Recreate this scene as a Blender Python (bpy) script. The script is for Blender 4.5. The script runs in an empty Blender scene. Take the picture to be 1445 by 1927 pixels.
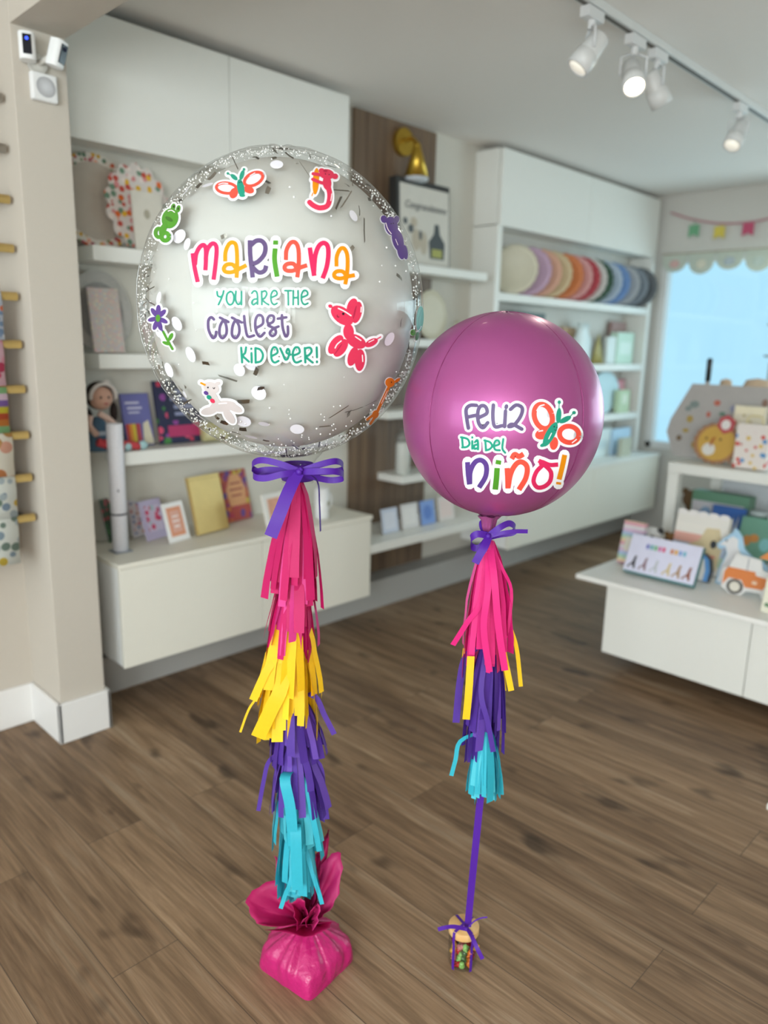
import bpy, bmesh, math, random
from mathutils import Vector, Matrix
from math import sin, cos, pi, radians, sqrt, hypot, atan2
random.seed(7)
S = bpy.context.scene
COL = S.collection

# ---------------------------------------------------------------- camera
FPX, PITCH, ROLL, YAW, HCAM = 1420.59, radians(12.5022), radians(1.36132), radians(44.363), 1.3
CX, CY = 722.5, 963.5
CAM = Vector((0, 0, HCAM))
_F = Vector((cos(YAW)*cos(PITCH), sin(YAW)*cos(PITCH), -sin(PITCH)))
_r = Vector((sin(YAW), -cos(YAW), 0)); _u = _r.cross(_F)
_R = _r*cos(ROLL) + _u*sin(ROLL); _U = -_r*sin(ROLL) + _u*cos(ROLL)
cd = bpy.data.cameras.new('camera'); cam = bpy.data.objects.new('camera', cd); COL.objects.link(cam)
cam.matrix_world = Matrix(((_R.x, _U.x, -_F.x, 0), (_R.y, _U.y, -_F.y, 0), (_R.z, _U.z, -_F.z, HCAM), (0, 0, 0, 1)))
cd.sensor_fit = 'HORIZONTAL'; cd.sensor_width = 36; cd.lens = FPX/1445*36
cd.clip_start = .02; cd.clip_end = 100
cd.dof.use_dof = True; cd.dof.focus_distance = 1.33; cd.dof.aperture_fstop = 2.8
S.camera = cam

# ---------------------------------------------------------------- light, exposure
S.view_settings.view_transform = 'Standard'; S.view_settings.look = 'None'
S.view_settings.gamma = 1; S.view_settings.exposure = 0.02
S.view_settings.use_curve_mapping = False
W = bpy.data.worlds.new('world'); S.world = W; W.use_nodes = True
bg = W.node_tree.nodes['Background']; bg.inputs[0].default_value = (.47, .80, 1.0, 1); bg.inputs[1].default_value = 1.05
def area(name, loc, direction, sx, sy, power, col):
    l = bpy.data.lights.new(name, 'AREA'); l.shape = 'RECTANGLE'; l.size = sx; l.size_y = sy
    l.energy = power; l.color = col
    o = bpy.data.objects.new(name, l); COL.objects.link(o); o.location = loc
    o.rotation_euler = Vector(direction).to_track_quat('-Z', 'Y').to_euler()
    return o
area('daylight_storefront', (-2.72, -1.30, 1.35), (1, 0, 0), 2.0, 1.7, 165, (.95, .975, 1.0))
area('daylight_storefront_b', (-2.72, 1.15, 1.35), (1, 0, 0), 2.4, 1.7, 50, (.98, .985, 1.0))  # daylight through the other part of the storefront window, no door
area('daylight_side', (-1.85, -2.72, 1.35), (0, 1, 0), 1.3, 1.7, 105, (1.0, .97, .925))
area('daylight_far_window', (5.42, .2, 1.3), (-1, 0, 0), 3.4, 1.0, 56, (.80, .96, 1.0))

# ---------------------------------------------------------------- points read off the photograph
def ray(px, py): return _R*((px-CX)/FPX) - _U*((py-CY)/FPX) + _F
def on_x(px, py, v): d = ray(px, py); return CAM + d*(v/d.x)
def on_y(px, py, v): d = ray(px, py); return CAM + d*(v/d.y)
def on_z(px, py, v): d = ray(px, py); return CAM + d*((v-HCAM)/d.z)
def dep(px, py, t): return CAM + ray(px, py)*t
def proj(p):
    q = Vector(p)-CAM; z = q.dot(_F); return CX+FPX*q.dot(_R)/z, CY-FPX*q.dot(_U)/z

# ---------------------------------------------------------------- materials
def lin(h):
    h = h.lstrip('#'); o = []
    for i in (0, 2, 4):
        v = int(h[i:i+2], 16)/255; o.append(v/12.92 if v <= .04045 else ((v+.055)/1.055)**2.4)
    return (*o, 1)
def newmat(name):
    m = bpy.data.materials.new(name); m.use_nodes = True
    nt = m.node_tree; b = nt.nodes['Principled BSDF']; return m, nt, b
_mc = {}
def M(hexc, rough=.5, metal=0, var=.05, scale=30, bump=0, trans=0, coat=0):
    key = (hexc, rough, metal, var, scale, bump, trans, coat)
    if key in _mc: return _mc[key]
    m, nt, b = newmat('mat_'+hexc.strip('#')); c = lin(hexc)
    tc = nt.nodes.new('ShaderNodeTexCoord'); nz = nt.nodes.new('ShaderNodeTexNoise'); nz.inputs['Scale'].default_value = scale
    nt.links.new(tc.outputs['Object'], nz.inputs['Vector'])
    mx = nt.nodes.new('ShaderNodeMix'); mx.data_type = 'RGBA'
    mx.inputs[6].default_value = (c[0]*(1-var), c[1]*(1-var), c[2]*(1-var), 1)
    mx.inputs[7].default_value = (min(1, c[0]*(1+var)), min(1, c[1]*(1+var)), min(1, c[2]*(1+var)), 1)
    nt.links.new(nz.outputs['Fac'], mx.inputs[0]); nt.links.new(mx.outputs[2], b.inputs['Base Color'])
    b.inputs['Roughness'].default_value = rough; b.inputs['Metallic'].default_value = metal
    if coat: b.inputs['Coat Weight'].default_value = coat; b.inputs['Coat Roughness'].default_value = .08
    if bump:
        bp = nt.nodes.new('ShaderNodeBump'); bp.inputs['Strength'].default_value = bump; bp.inputs['Distance'].default_value = .004
        nt.links.new(nz.outputs['Fac'], bp.inputs['Height']); nt.links.new(bp.outputs[0], b.inputs['Normal'])
    if trans:
        t = nt.nodes.new('ShaderNodeBsdfTranslucent'); nt.links.new(mx.outputs[2], t.inputs['Color'])
        ms = nt.nodes.new('ShaderNodeMixShader'); ms.inputs[0].default_value = trans
        out = nt.nodes['Material Output']; nt.links.new(b.outputs[0], ms.inputs[1]); nt.links.new(t.outputs[0], ms.inputs[2])
        nt.links.new(ms.outputs[0], out.inputs['Surface'])
    _mc[key] = m; return m
def glass(name, tint=(1, 1, 1, 1), ior=1.45, gain=.6, rough=.0, base=.03):
    m, nt, b = newmat(name); nt.nodes.remove(b)
    tr = nt.nodes.new('ShaderNodeBsdfTransparent'); tr.inputs[0].default_value = tint
    gl = nt.nodes.new('ShaderNodeBsdfGlossy'); gl.inputs['Roughness'].default_value = rough
    fr = nt.nodes.new('ShaderNodeLayerWeight'); fr.inputs['Blend'].default_value = .5
    pw = nt.nodes.new('ShaderNodeMath'); pw.operation = 'POWER'; pw.inputs[1].default_value = 4.0; nt.links.new(fr.outputs['Facing'], pw.inputs[0])
    ma = nt.nodes.new('ShaderNodeMath'); ma.operation = 'MULTIPLY_ADD'; ma.inputs[1].default_value = gain; ma.inputs[2].default_value = base; ma.use_clamp = True
    mx = nt.nodes.new('ShaderNodeMixShader')
    nt.links.new(pw.outputs[0], ma.inputs[0]); nt.links.new(ma.outputs[0], mx.inputs[0])
    nt.links.new(tr.outputs[0], mx.inputs[1]); nt.links.new(gl.outputs[0], mx.inputs[2])
    nt.links.new(mx.outputs[0], nt.nodes['Material Output'].inputs['Surface']); return m
def emit(name, hexc, s):
    m, nt, b = newmat(name); b.inputs['Emission Color'].default_value = lin(hexc); b.inputs['Emission Strength'].default_value = s
    b.inputs['Base Color'].default_value = lin(hexc); return m
def dots(name, base, pal, scale=40, size=.35, rough=.55):
    """printed paper: small round motifs of several inks on a plain ground"""
    m, nt, b = newmat(name); tc = nt.nodes.new('ShaderNodeTexCoord')
    v = nt.nodes.new('ShaderNodeTexVoronoi'); v.inputs['Scale'].default_value = scale; nt.links.new(tc.outputs['Object'], v.inputs['Vector'])
    sp = nt.nodes.new('ShaderNodeSeparateColor'); nt.links.new(v.outputs['Color'], sp.inputs[0])
    cr = nt.nodes.new('ShaderNodeValToRGB'); cr.color_ramp.interpolation = 'CONSTANT'
    while len(cr.color_ramp.elements) < len(pal): cr.color_ramp.elements.new(.5)
    for i, h in enumerate(pal): cr.color_ramp.elements[i].position = i/len(pal); cr.color_ramp.elements[i].color = lin(h)
    nt.links.new(sp.outputs[0], cr.inputs[0])
    lt = nt.nodes.new('ShaderNodeMath'); lt.operation = 'LESS_THAN'; lt.inputs[1].default_value = size; nt.links.new(v.outputs['Distance'], lt.inputs[0])
    mx = nt.nodes.new('ShaderNodeMix'); mx.data_type = 'RGBA'; mx.inputs[6].default_value = lin(base)
    nt.links.new(lt.outputs[0], mx.inputs[0]); nt.links.new(cr.outputs[0], mx.inputs[7]); nt.links.new(mx.outputs[2], b.inputs['Base Color'])
    b.inputs['Roughness'].default_value = rough; return m
def bands(name, pal, axis=2, period=.1, rough=.55):
    m, nt, b = newmat(name); tc = nt.nodes.new('ShaderNodeTexCoord'); sx = nt.nodes.new('ShaderNodeSeparateXYZ')
    nt.links.new(tc.outputs['Object'], sx.inputs[0])
    dv = nt.nodes.new('ShaderNodeMath'); dv.operation = 'DIVIDE'; dv.inputs[1].default_value = period; nt.links.new(sx.outputs[axis], dv.inputs[0])
    fr = nt.nodes.new('ShaderNodeMath'); fr.operation = 'FRACT'; nt.links.new(dv.outputs[0], fr.inputs[0])
    cr = nt.nodes.new('ShaderNodeValToRGB'); cr.color_ramp.interpolation = 'CONSTANT'
    while len(cr.color_ramp.elements) < len(pal): cr.color_ramp.elements.new(.5)
    for i, h in enumerate(pal): cr.color_ramp.elements[i].position = i/len(pal); cr.color_ramp.elements[i].color = lin(h)
    nt.links.new(fr.outputs[0], cr.inputs[0]); nt.links.new(cr.outputs[0], b.inputs['Base Color']); b.inputs['Roughness'].default_value = rough; return m
def wood_floor():
    m, nt, b = newmat('plank_floor'); N = nt.nodes.new; L = nt.links.new
    tc = N('ShaderNodeTexCoord'); mp = N('ShaderNodeMapping'); mp.inputs['Rotation'].default_value = (0, 0, pi/2); L(tc.outputs['Object'], mp.inputs[0])
    br = N('ShaderNodeTexBrick'); br.offset = .37; br.inputs['Scale'].default_value = 1
    br.inputs['Brick Width'].default_value = 1.22; br.inputs['Row Height'].default_value = .152; br.inputs['Mortar Size'].default_value = .0010
    br.inputs['Color1'].default_value = (0, 0, 0, 1); br.inputs['Color2'].default_value = (1, 1, 1, 1); br.inputs['Mortar'].default_value = (.5, .5, .5, 1)
    L(mp.outputs[0], br.inputs['Vector'])
    # grain runs along the plank (Y)
    g = N('ShaderNodeMapping'); g.inputs['Scale'].default_value = (26, 1.6, 1); L(tc.outputs['Object'], g.inputs[0])
    off = N('ShaderNodeVectorMath'); off.operation = 'MULTIPLY_ADD'; off.inputs[1].default_value = (7, 13, 3); L(br.outputs['Color'], off.inputs[0]); L(g.outputs[0], off.inputs[2])
    n1 = N('ShaderNodeTexNoise'); n1.inputs['Scale'].default_value = 1.2; n1.inputs['Detail'].default_value = 6; n1.inputs['Roughness'].default_value = .65; n1.inputs['Distortion'].default_value = .6; L(off.outputs[0], n1.inputs['Vector'])
    g2 = N('ShaderNodeMapping'); g2.inputs['Scale'].default_value = (150, 5, 1); L(tc.outputs['Object'], g2.inputs[0])
    n2 = N('ShaderNodeTexNoise'); n2.inputs['Scale'].default_value = 1; n2.inputs['Detail'].default_value = 3; L(g2.outputs[0], n2.inputs['Vector'])
    g3 = N('ShaderNodeMapping'); g3.inputs['Scale'].default_value = (9.5, 4.2, 1); L(tc.outputs['Object'], g3.inputs[0])
    n3 = N('ShaderNodeTexNoise'); n3.inputs['Scale'].default_value = 1; n3.inputs['Detail'].default_value = 2; L(g3.outputs[0], n3.inputs['Vector'])
    cr = N('ShaderNodeValToRGB'); e = cr.color_ramp.elements
    e[0].position = .25; e[0].color = lin('#5e4a38'); e[1].position = .72; e[1].color = lin('#9a866f')
    x = e.new(.42); x.color = lin('#745c45'); x = e.new(.56); x.color = lin('#896f56')
    L(n1.outputs['Fac'], cr.inputs[0])
    m1 = N('ShaderNodeMix'); m1.data_type = 'RGBA'; m1.blend_type = 'OVERLAY'; m1.inputs[0].default_value = .48; L(cr.outputs[0], m1.inputs[6]); L(n2.outputs['Fac'], m1.inputs[7])
    m2 = N('ShaderNodeMix'); m2.data_type = 'RGBA'; m2.blend_type = 'SOFT_LIGHT'; m2.inputs[0].default_value = .35; L(m1.outputs[2], m2.inputs[6]); L(br.outputs['Color'], m2.inputs[7])
    kr = N('ShaderNodeValToRGB'); kr.color_ramp.elements[0].position = .28; kr.color_ramp.elements[0].color = (.22, .20, .18, 1); kr.color_ramp.elements[1].position = .37; kr.color_ramp.elements[1].color = (1, 1, 1, 1); L(n3.outputs['Fac'], kr.inputs[0])
    m3 = N('ShaderNodeMix'); m3.data_type = 'RGBA'; m3.blend_type = 'MULTIPLY'; m3.inputs[0].default_value = .8; L(m2.outputs[2], m3.inputs[6]); L(kr.outputs[0], m3.inputs[7])
    m4 = N('ShaderNodeMix'); m4.data_type = 'RGBA'; m4.inputs[7].default_value = lin('#574839'); L(br.outputs['Fac'], m4.inputs[0]); L(m3.outputs[2], m4.inputs[6])
    L(m4.outputs[2], b.inputs['Base Color']); b.inputs['Roughness'].default_value = .5; b.inputs['Specular IOR Level'].default_value = .35
    bp = N('ShaderNodeBump'); bp.inputs['Strength'].default_value = .12; bp.inputs['Distance'].default_value = .002; L(n2.outputs['Fac'], bp.inputs['Height']); L(bp.outputs[0], b.inputs['Normal'])
    return m
def wood_panel(name, c1, c2, slats=0):
    m, nt, b = newmat(name); N = nt.nodes.new; L = nt.links.new
    tc = N('ShaderNodeTexCoord'); mp = N('ShaderNodeMapping'); mp.inputs['Scale'].default_value = (30, 30, 1.5); L(tc.outputs['Object'], mp.inputs[0])
    n = N('ShaderNodeTexNoise'); n.inputs['Scale'].default_value = 1; n.inputs['Detail'].default_value = 4; L(mp.outputs[0], n.inputs['Vector'])
    cr = N('ShaderNodeValToRGB'); cr.color_ramp.elements[0].position = .3; cr.color_ramp.elements[0].color = lin(c1); cr.color_ramp.elements[1].position = .7; cr.color_ramp.elements[1].color = lin(c2)
    L(n.outputs['Fac'], cr.inputs[0]); L(cr.outputs[0], b.inputs['Base Color']); b.inputs['Roughness'].default_value = .5; return m

WHITE = M('#e9e8e2', .42, var=.01); WHITE2 = M('#e4e3dd', .5, var=.01); WALL = M('#c2b9ad', .8, var=.015, scale=60)
CEIL = M('#eae4de', .85, var=.01); TRIM = M('#e3e0dd', .5, var=.01)
PURPLE_RIB = M('#6a2fd0', .3, var=.04, scale=300); LETTER_W = M('#f7f7fb', .35, var=.01)

# ---------------------------------------------------------------- meshes and objects
class MB:
    def __init__(s): s.v = []; s.f = []; s.mi = []; s.smooth = []
    def add(s, vs, fs, mi=0, smooth=False):
        o = len(s.v); s.v += [Vector(v) for v in vs]
        for f in fs: s.f.append([i+o for i in f]); s.mi.append(mi); s.smooth.append(smooth)
    def box(s, x0, x1, y0, y1, z0, z1, mi=0, T=None):
        vs = [Vector((x, y, z)) for z in (z0, z1) for y in (y0, y1) for x in (x0, x1)]
        if T: vs = [T @ v for v in vs]
        s.add(vs, [(0, 2, 3, 1), (4, 5, 7, 6), (0, 1, 5, 4), (2, 6, 7, 3), (0, 4, 6, 2), (1, 3, 7, 5)], mi)
    def lathe(s, prof, c=(0, 0, 0), n=32, mi=0, T=None, smooth=True, rad=None):
        vs = []; fs = []; c = Vector(c); k = len(prof)
        for i in range(n):
            a = 2*pi*i/n
            for r, z in prof:
                q = r*(rad(a) if rad else 1); v = Vector((q*cos(a), q*sin(a), z)); vs.append((T @ v if T else v)+c)
        for i in range(n):
            j = (i+1) % n
            for q in range(k-1):
                fs.append((i*k+q, j*k+q, j*k+q+1, i*k+q+1))
        s.add(vs, fs, mi, smooth)
    def cyl(s, a, b, r, r2=None, n=20, mi=0, smooth=True):
        a = Vector(a); b = Vector(b); d = b-a; Q = d.to_track_quat('Z', 'Y').to_matrix().to_4x4(); r2 = r if r2 is None else r2
        s.lathe([(0, 0), (r, 0), (r, 0), (r2, d.length), (r2, d.length), (0, d.length)], a, n, mi, Q, smooth)
    def ball(s, c, rx, ry=None, rz=None, n=14, mi=0, T=None):
        ry = ry or rx; rz = rz or rx; vs = []; fs = []; c = Vector(c); m = max(5, n//2+1)
        for i in range(m+1):
            p = pi*i/m
            for j in range(n):
                a = 2*pi*j/n; v = Vector((rx*sin(p)*cos(a), ry*sin(p)*sin(a), rz*cos(p))); vs.append((T @ v if T else v)+c)
        for i in range(m):
            for j in range(n):
                k = (j+1) % n; fs.append((i*n+j, (i+1)*n+j, (i+1)*n+k, i*n+k))
        s.add(vs, fs, mi, True)
    def tube(s, pts, r, n=8, mi=0, closed=False):
        pts = [Vector(p) for p in pts]; k = len(pts); vs = []; fs = []; up = None
        for i, p in enumerate(pts):
            if closed: d = pts[(i+1) % k]-pts[i-1]
            else: d = pts[min(i+1, k-1)]-pts[max(i-1, 0)]
            d.normalize()
            if up is None: up = d.orthogonal()
            up = (up-d*up.dot(d)).normalized(); w = d.cross(up)
            rr = r[i] if isinstance(r, (list, tuple)) else r
            for j in range(n):
                a = 2*pi*j/n; vs.append(p+(up*cos(a)+w*sin(a))*rr)
        for i in range(k if closed else k-1):
            i2 = (i+1) % k
            for j in range(n):
                j2 = (j+1) % n; fs.append((i*n+j, i*n+j2, i2*n+j2, i2*n+j))
        if not closed: fs += [tuple(range(n))[::-1], tuple((k-1)*n+j for j in range(n))]
        s.add(vs, fs, mi, True)
    def strip(s, pts, wv, mi=0, smooth=True):
        """ribbon: centre points and half-width vectors"""
        vs = []; k = len(pts)
        for p, w in zip(pts, wv): vs += [Vector(p)-Vector(w), Vector(p), Vector(p)+Vector(w)]
        fs = []
        for i in range(k-1):
            for j in (0, 1): fs.append((i*3+j, i*3+j+1, i*3+3+j+1, i*3+3+j))
        s.add(vs, fs, mi, smooth)
    def disc_poly(s, pts, th, T, mi=0, mi_side=None):
        """plate cut to an outline given in (x,z), thickness th along +y"""
        n = len(pts); vs = [T @ Vector((x, 0, z)) for x, z in pts]+[T @ Vector((x, th, z)) for x, z in pts]
        s.add(vs, [tuple(range(n)), tuple(range(2*n-1, n-1, -1))], mi)
        s.add(vs, [(i, i+n, (i+1) % n+n, (i+1) % n) for i in range(n)], mi if mi_side is None else mi_side)
    def build(s, name, mats, parent=None, bevel=0, solid=0, subsurf=0, origin=None, fix=True):
        if not isinstance(mats, (list, tuple)): mats = [mats]
        base = wl(parent) if parent else None
        if parent is None:
            if origin is not None: base = Vector(origin)
            else:
                xs = [v.x for v in s.v]; ys = [v.y for v in s.v]; zs = [v.z for v in s.v]
                base = Vector(((min(xs)+max(xs))/2, (min(ys)+max(ys))/2, min(zs)))
        me = bpy.data.meshes.new(name); me.from_pydata([v-base for v in s.v], [], s.f)
        for m in mats: me.materials.append(m)
        for p, mi, sm in zip(me.polygons, s.mi, s.smooth): p.material_index = mi; p.use_smooth = sm
        if fix:
            bm = bmesh.new(); bm.from_mesh(me); bmesh.ops.recalc_face_normals(bm, faces=bm.faces); bm.to_mesh(me); bm.free()
        me.update()
        o = bpy.data.objects.new(name, me); COL.objects.link(o)
        if parent: o.parent = parent
        else: o.location = base
        if bevel:
            b = o.modifiers.new('bevel', 'BEVEL'); b.width = bevel; b.segments = 2; b.limit_method = 'ANGLE'; b.angle_limit = radians(50)
        if solid:
            b = o.modifiers.new('solid', 'SOLIDIFY'); b.thickness = solid; b.offset = 0
        if subsurf:
            b = o.modifiers.new('sub', 'SUBSURF'); b.levels = subsurf; b.render_levels = subsurf
        return o
def wl(o):
    p = Vector(o.location)
    while o.parent: o = o.parent; p += Vector(o.location)
    return p
def tag(o, label=None, cat=None, group=None, kind=None):
    if label: o['label'] = label
    if cat: o['category'] = cat
    if group: o['group'] = group
    if kind: o['kind'] = kind
    return o
def thing(name, label, cat, loc, group=None):
    o = bpy.data.objects.new(name, None); COL.objects.link(o); o.location = loc; o.empty_display_size = .05
    return tag(o, label, cat, group)
def struct(name, mb, m, bevel=0): return tag(mb.build(name, m, bevel=bevel), kind='structure')
def boxpart(name, m, parent, x0, x1, y0, y1, z0, z1, bevel=.002):
    b = MB(); b.box(x0, x1, y0, y1, z0, z1); return b.build(name, m, parent, bevel=bevel)
def smooth_path(pts, n=6):
    if len(pts) < 3: return [Vector(p) for p in pts]
    P = [Vector(p) for p in pts]; P = [P[0]*2-P[1]]+P+[P[-1]*2-P[-2]]; out = []
    for i in range(1, len(P)-2):
        a, b, c, d = P[i-1:i+3]
        for k in range(n):
            t = k/n; out.append(.5*((2*b)+(c-a)*t+(2*a-5*b+4*c-d)*t*t+(3*b-a-3*c+d)*t**3))
    out.append(P[-2]); return out

# ---------------------------------------------------------------- the room
CEILZ = 2.33; YW = 2.68; XF = 5.25; YL = 2.54
FLOOR = wood_floor()
b = MB(); b.box(-2.6, XF, -2.6, YW+.1, -.05, 0); struct('floor', b, FLOOR)
b = MB(); b.box(-2.75, XF+.15, -2.75, YW+.15, CEILZ, CEILZ+.08); struct('ceiling', b, CEIL)
b = MB(); b.box(-2.6, .887, YL, YL+.12, 0, CEILZ); struct('wall_left', b, WALL)
b = MB(); b.box(.887, XF, YW, YW+.1, 0, CEILZ); struct('wall_alcove', b, M('#d2cec4', .8, var=.01))
b = MB(); b.box(.887, 1.036, 2.315, YW, 0, CEILZ); struct('wall_pillar', b, WALL, .002)
b = MB(); b.box(.887, 1.036, -2.6, 2.315, 2.118, CEILZ); struct('wall_beam', b, WALL, .002)
# far wall with its window opening
wy0, wy1, wz0, wz1 = -1.9, 2.36, .74, 1.84
wy1 = on_x(1240, 560, XF).y; wz1 = on_x(1256, 484, XF).z; wz0 = on_x(1230, 842, XF).z
b = MB()
b.box(XF, XF+.12, wy1, YW, 0, CEILZ); b.box(XF, XF+.12, -2.6, wy0, 0, CEILZ)
b.box(XF, XF+.12, wy0, wy1, 0, wz0); b.box(XF, XF+.12, wy0, wy1, wz1, CEILZ); struct('wall_far', b, M('#cdc9c2', .8, var=.01))
def window(name, axis, plane, a0, a1, z0, z1, nmull, sill=True):
    w = thing(name, None, None, (plane, (a0+a1)/2, z0) if axis == 'x' else ((a0+a1)/2, plane, z0)); w['kind'] = 'structure'
    def bx(mb, p0, p1, q0, q1, r0, r1):
        if axis == 'x': mb.box(p0, p1, q0, q1, r0, r1)
        else: mb.box(q0, q1, p0, p1, r0, r1)
    f = MB(); t = .045
    bx(f, plane-.02, plane+.06, a0, a0+t, z0, z1); bx(f, plane-.02, plane+.06, a1-t, a1, z0, z1)
    bx(f, plane-.02, plane+.06, a0, a1, z0, z0+t); bx(f, plane-.02, plane+.06, a0, a1, z1-t, z1)
    for i in range(1, nmull):
        c = a0+(a1-a0)*i/nmull; bx(f, plane-.01, plane+.05, c-.025, c+.025, z0, z1)
    f.build('window_frame', TRIM, w, bevel=.003)
    p = MB(); bx(p, plane+.018, plane+.024, a0+t, a1-t, z0+t, z1-t)
    p.build('window_pane', glass(name+'_glass', (.97, 1, 1, 1)), w)
window('window_1', 'x', XF+.02, wy0, wy1, wz0, wz1, 3)
# storefront walls behind and to the right of the camera, each with a glazed opening
b = MB(); X0 = -2.6
b.box(X0-.12, X0, -2.6, -2.2, 0, CEILZ); b.box(X0-.12, X0, 2.4, YL+.1, 0, CEILZ)
b.box(X0-.12, X0, -2.2, 2.4, 0, .5); b.box(X0-.12, X0, -2.2, 2.4, 2.2, CEILZ); struct('wall_storefront', b, WALL)
window('window_2', 'x', X0-.08, -2.2, 2.4, .5, 2.2, 3)
b = MB()
b.box(X0, -2.5, -2.72, -2.6, 0, CEILZ); b.box(-1.2, XF, -2.72, -2.6, 0, CEILZ)
b.box(-2.5, -1.2, -2.72, -2.6, 0, .5); b.box(-2.5, -1.2, -2.72, -2.6, 2.2, CEILZ); struct('wall_right', b, WALL)
window('window_3', 'y', -2.68, -2.5, -1.2, .5, 2.2, 4)
# baseboards and toe kick
b = MB(); b.box(-2.6, .877, YL-.014, YL, 0, .14); struct('baseboard_left', b, TRIM, .004)
b = MB(); b.box(.873, .887, 2.301, YL, 0, .14); b.box(.873, 1.05, 2.301, 2.315, 0, .14); b.box(1.036, 1.05, 2.301, 2.54, 0, .14); struct('baseboard_pillar', b, TRIM, .004)
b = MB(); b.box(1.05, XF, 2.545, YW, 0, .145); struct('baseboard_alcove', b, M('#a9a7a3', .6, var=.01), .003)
# timber panel on the alcove wall
px0 = on_y(668, 198, YW-.02).x; px1 = on_y(821, 300, YW-.02).x
b = MB(); n = 7
for i in range(n):
    w = (px1-px0)/n; b.box(px0+i*w+.0012, px0+(i+1)*w-.0012, YW-.018, YW, .06, CEILZ-.01)
struct('trim_1', b, wood_panel('walnut_panel', '#5d4a3b', '#7d6650'), .001)

# ---------------------------------------------------------------- fitted cabinets and shelves
BODY = M('#f2f2f0', .45, var=.005); IVORY = M('#e6e2d6', .45, var=.01); SEAM = M('#b9b7b0', .6)
YB, YU = 2.343, 2.515
t = thing('wall_cabinet', 'white two door wall cabinet above the floral plate shelf', 'cabinet', (1.715, 2.6, 1.92), 'white wall cabinets under the ceiling')
boxpart('cabinet_body', WHITE, t, 1.12, 2.31, YU+.02, YW, 1.93, 2.293)
for x0, x1 in ((1.12, 1.7205), (1.7235, 2.31)): boxpart('door', WHITE, t, x0, x1, YU, YU+.018, 1.915, 2.296)
t = thing('wall_cabinet', 'white two door wall cabinet over the row of coloured plates', 'cabinet', (4.28, 2.6, 1.9), 'white wall cabinets under the ceiling')
TX0, TX1 = 3.37, 5.19
boxpart('cabinet_body', WHITE, t, TX0, TX1, YU+.02, YW, 1.93, 2.3)
for x0, x1 in ((TX0+.02, 4.2785), (4.2815, TX1)): boxpart('door', WHITE, t, x0, x1, YU, YU+.018, 1.925, 2.302)
# base cabinets
t = thing('base_cabinet', 'white floating base cabinet under the left shelves carrying the cards', 'cabinet', (1.72, 2.5, .176), 'white floating base cabinets')
boxpart('cabinet_body', BODY, t, 1.127, 2.313, YB+.02, YW, .178, .536)
for x0, x1 in ((1.125, 1.7165), (1.7195, 2.315)): boxpart('drawer_front', IVORY, t, x0, x1, YB, YB+.018, .176, .534)
boxpart('cabinet_top', M('#e8e3d6', .45, var=.01), t, 1.12, 2.32, YB-.006, YW, .536, .554)
t = thing('base_cabinet', 'long white floating base cabinet behind the pink balloon', 'cabinet', (4.26, 2.5, .2), 'white floating base cabinets')
boxpart('cabinet_body', BODY, t, 3.387, 5.18, YB+.02, YW-.002, .202, .572)
for x0, x1 in ((3.385, 4.2785), (4.2815, 5.18)): boxpart('drawer_front', IVORY, t, x0, x1, YB, YB+.018, .2, .57)
boxpart('cabinet_top', WHITE, t, 3.38, 5.185, YB-.006, YW-.002, .572, .59)
def shelf(label, x0, x1, y0, z0, z1, group):
    b = MB(); b.box(x0, x1, y0, YW, z0, z1); return tag(b.build('wall_shelf', WHITE, bevel=.003), label, 'shelf', group)
G1 = 'floating shelves left of the balloons'
shelf('white floating shelf holding the floral plates', 1.177, 2.31, YU, 1.549, 1.599, G1)
shelf('white floating shelf holding the speckled grey plate', 1.177, 2.31, YU, 1.197, 1.247, G1)
shelf('white floating shelf holding the doll and purple book', 1.25, 2.31, YU, .857, .906, G1)
G2 = 'white shelves on the timber panel'
shelf('white floating shelf under the black framed print', 2.64, 3.27, 2.49, 1.632, 1.672, G2)
shelf('white floating shelf under the round cream plate', 2.62, 3.24, 2.49, 1.292, 1.330, G2)
shelf('bare white floating shelf between the two balloons', 2.56, 3.2, 2.49, .955, .992, G2)
shelf('white floating shelf holding the tall mug', 2.67, 3.2, 2.49, .632, .668, G2)
shelf('white low shelf holding four small cards beside base cabinet', 2.325, 3.378, YB+.01, .368, .408, G2)
# open shelving unit with side panels under the right wall cabinet
t = thing('shelving_unit', 'white open shelving unit full of plates and gifts beside window', 'shelving unit', (4.28, 2.6, .59))
for x0, x1 in ((TX0, TX0+.045), (TX1-.05, TX1)): boxpart('side_panel', WHITE, t, x0, x1, YU, YW, .592, 1.924)
for z in (1.545, 1.165, .83): boxpart('shelf_board', WHITE, t, TX0+.046, TX1-.051, YU+.003, YW, z, z+.042)
boxpart('back_panel', M('#c9c6bf', .6), t, TX0+.046, TX1-.051, YW-.006, YW-.001, .595, 1.92, 0)

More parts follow.
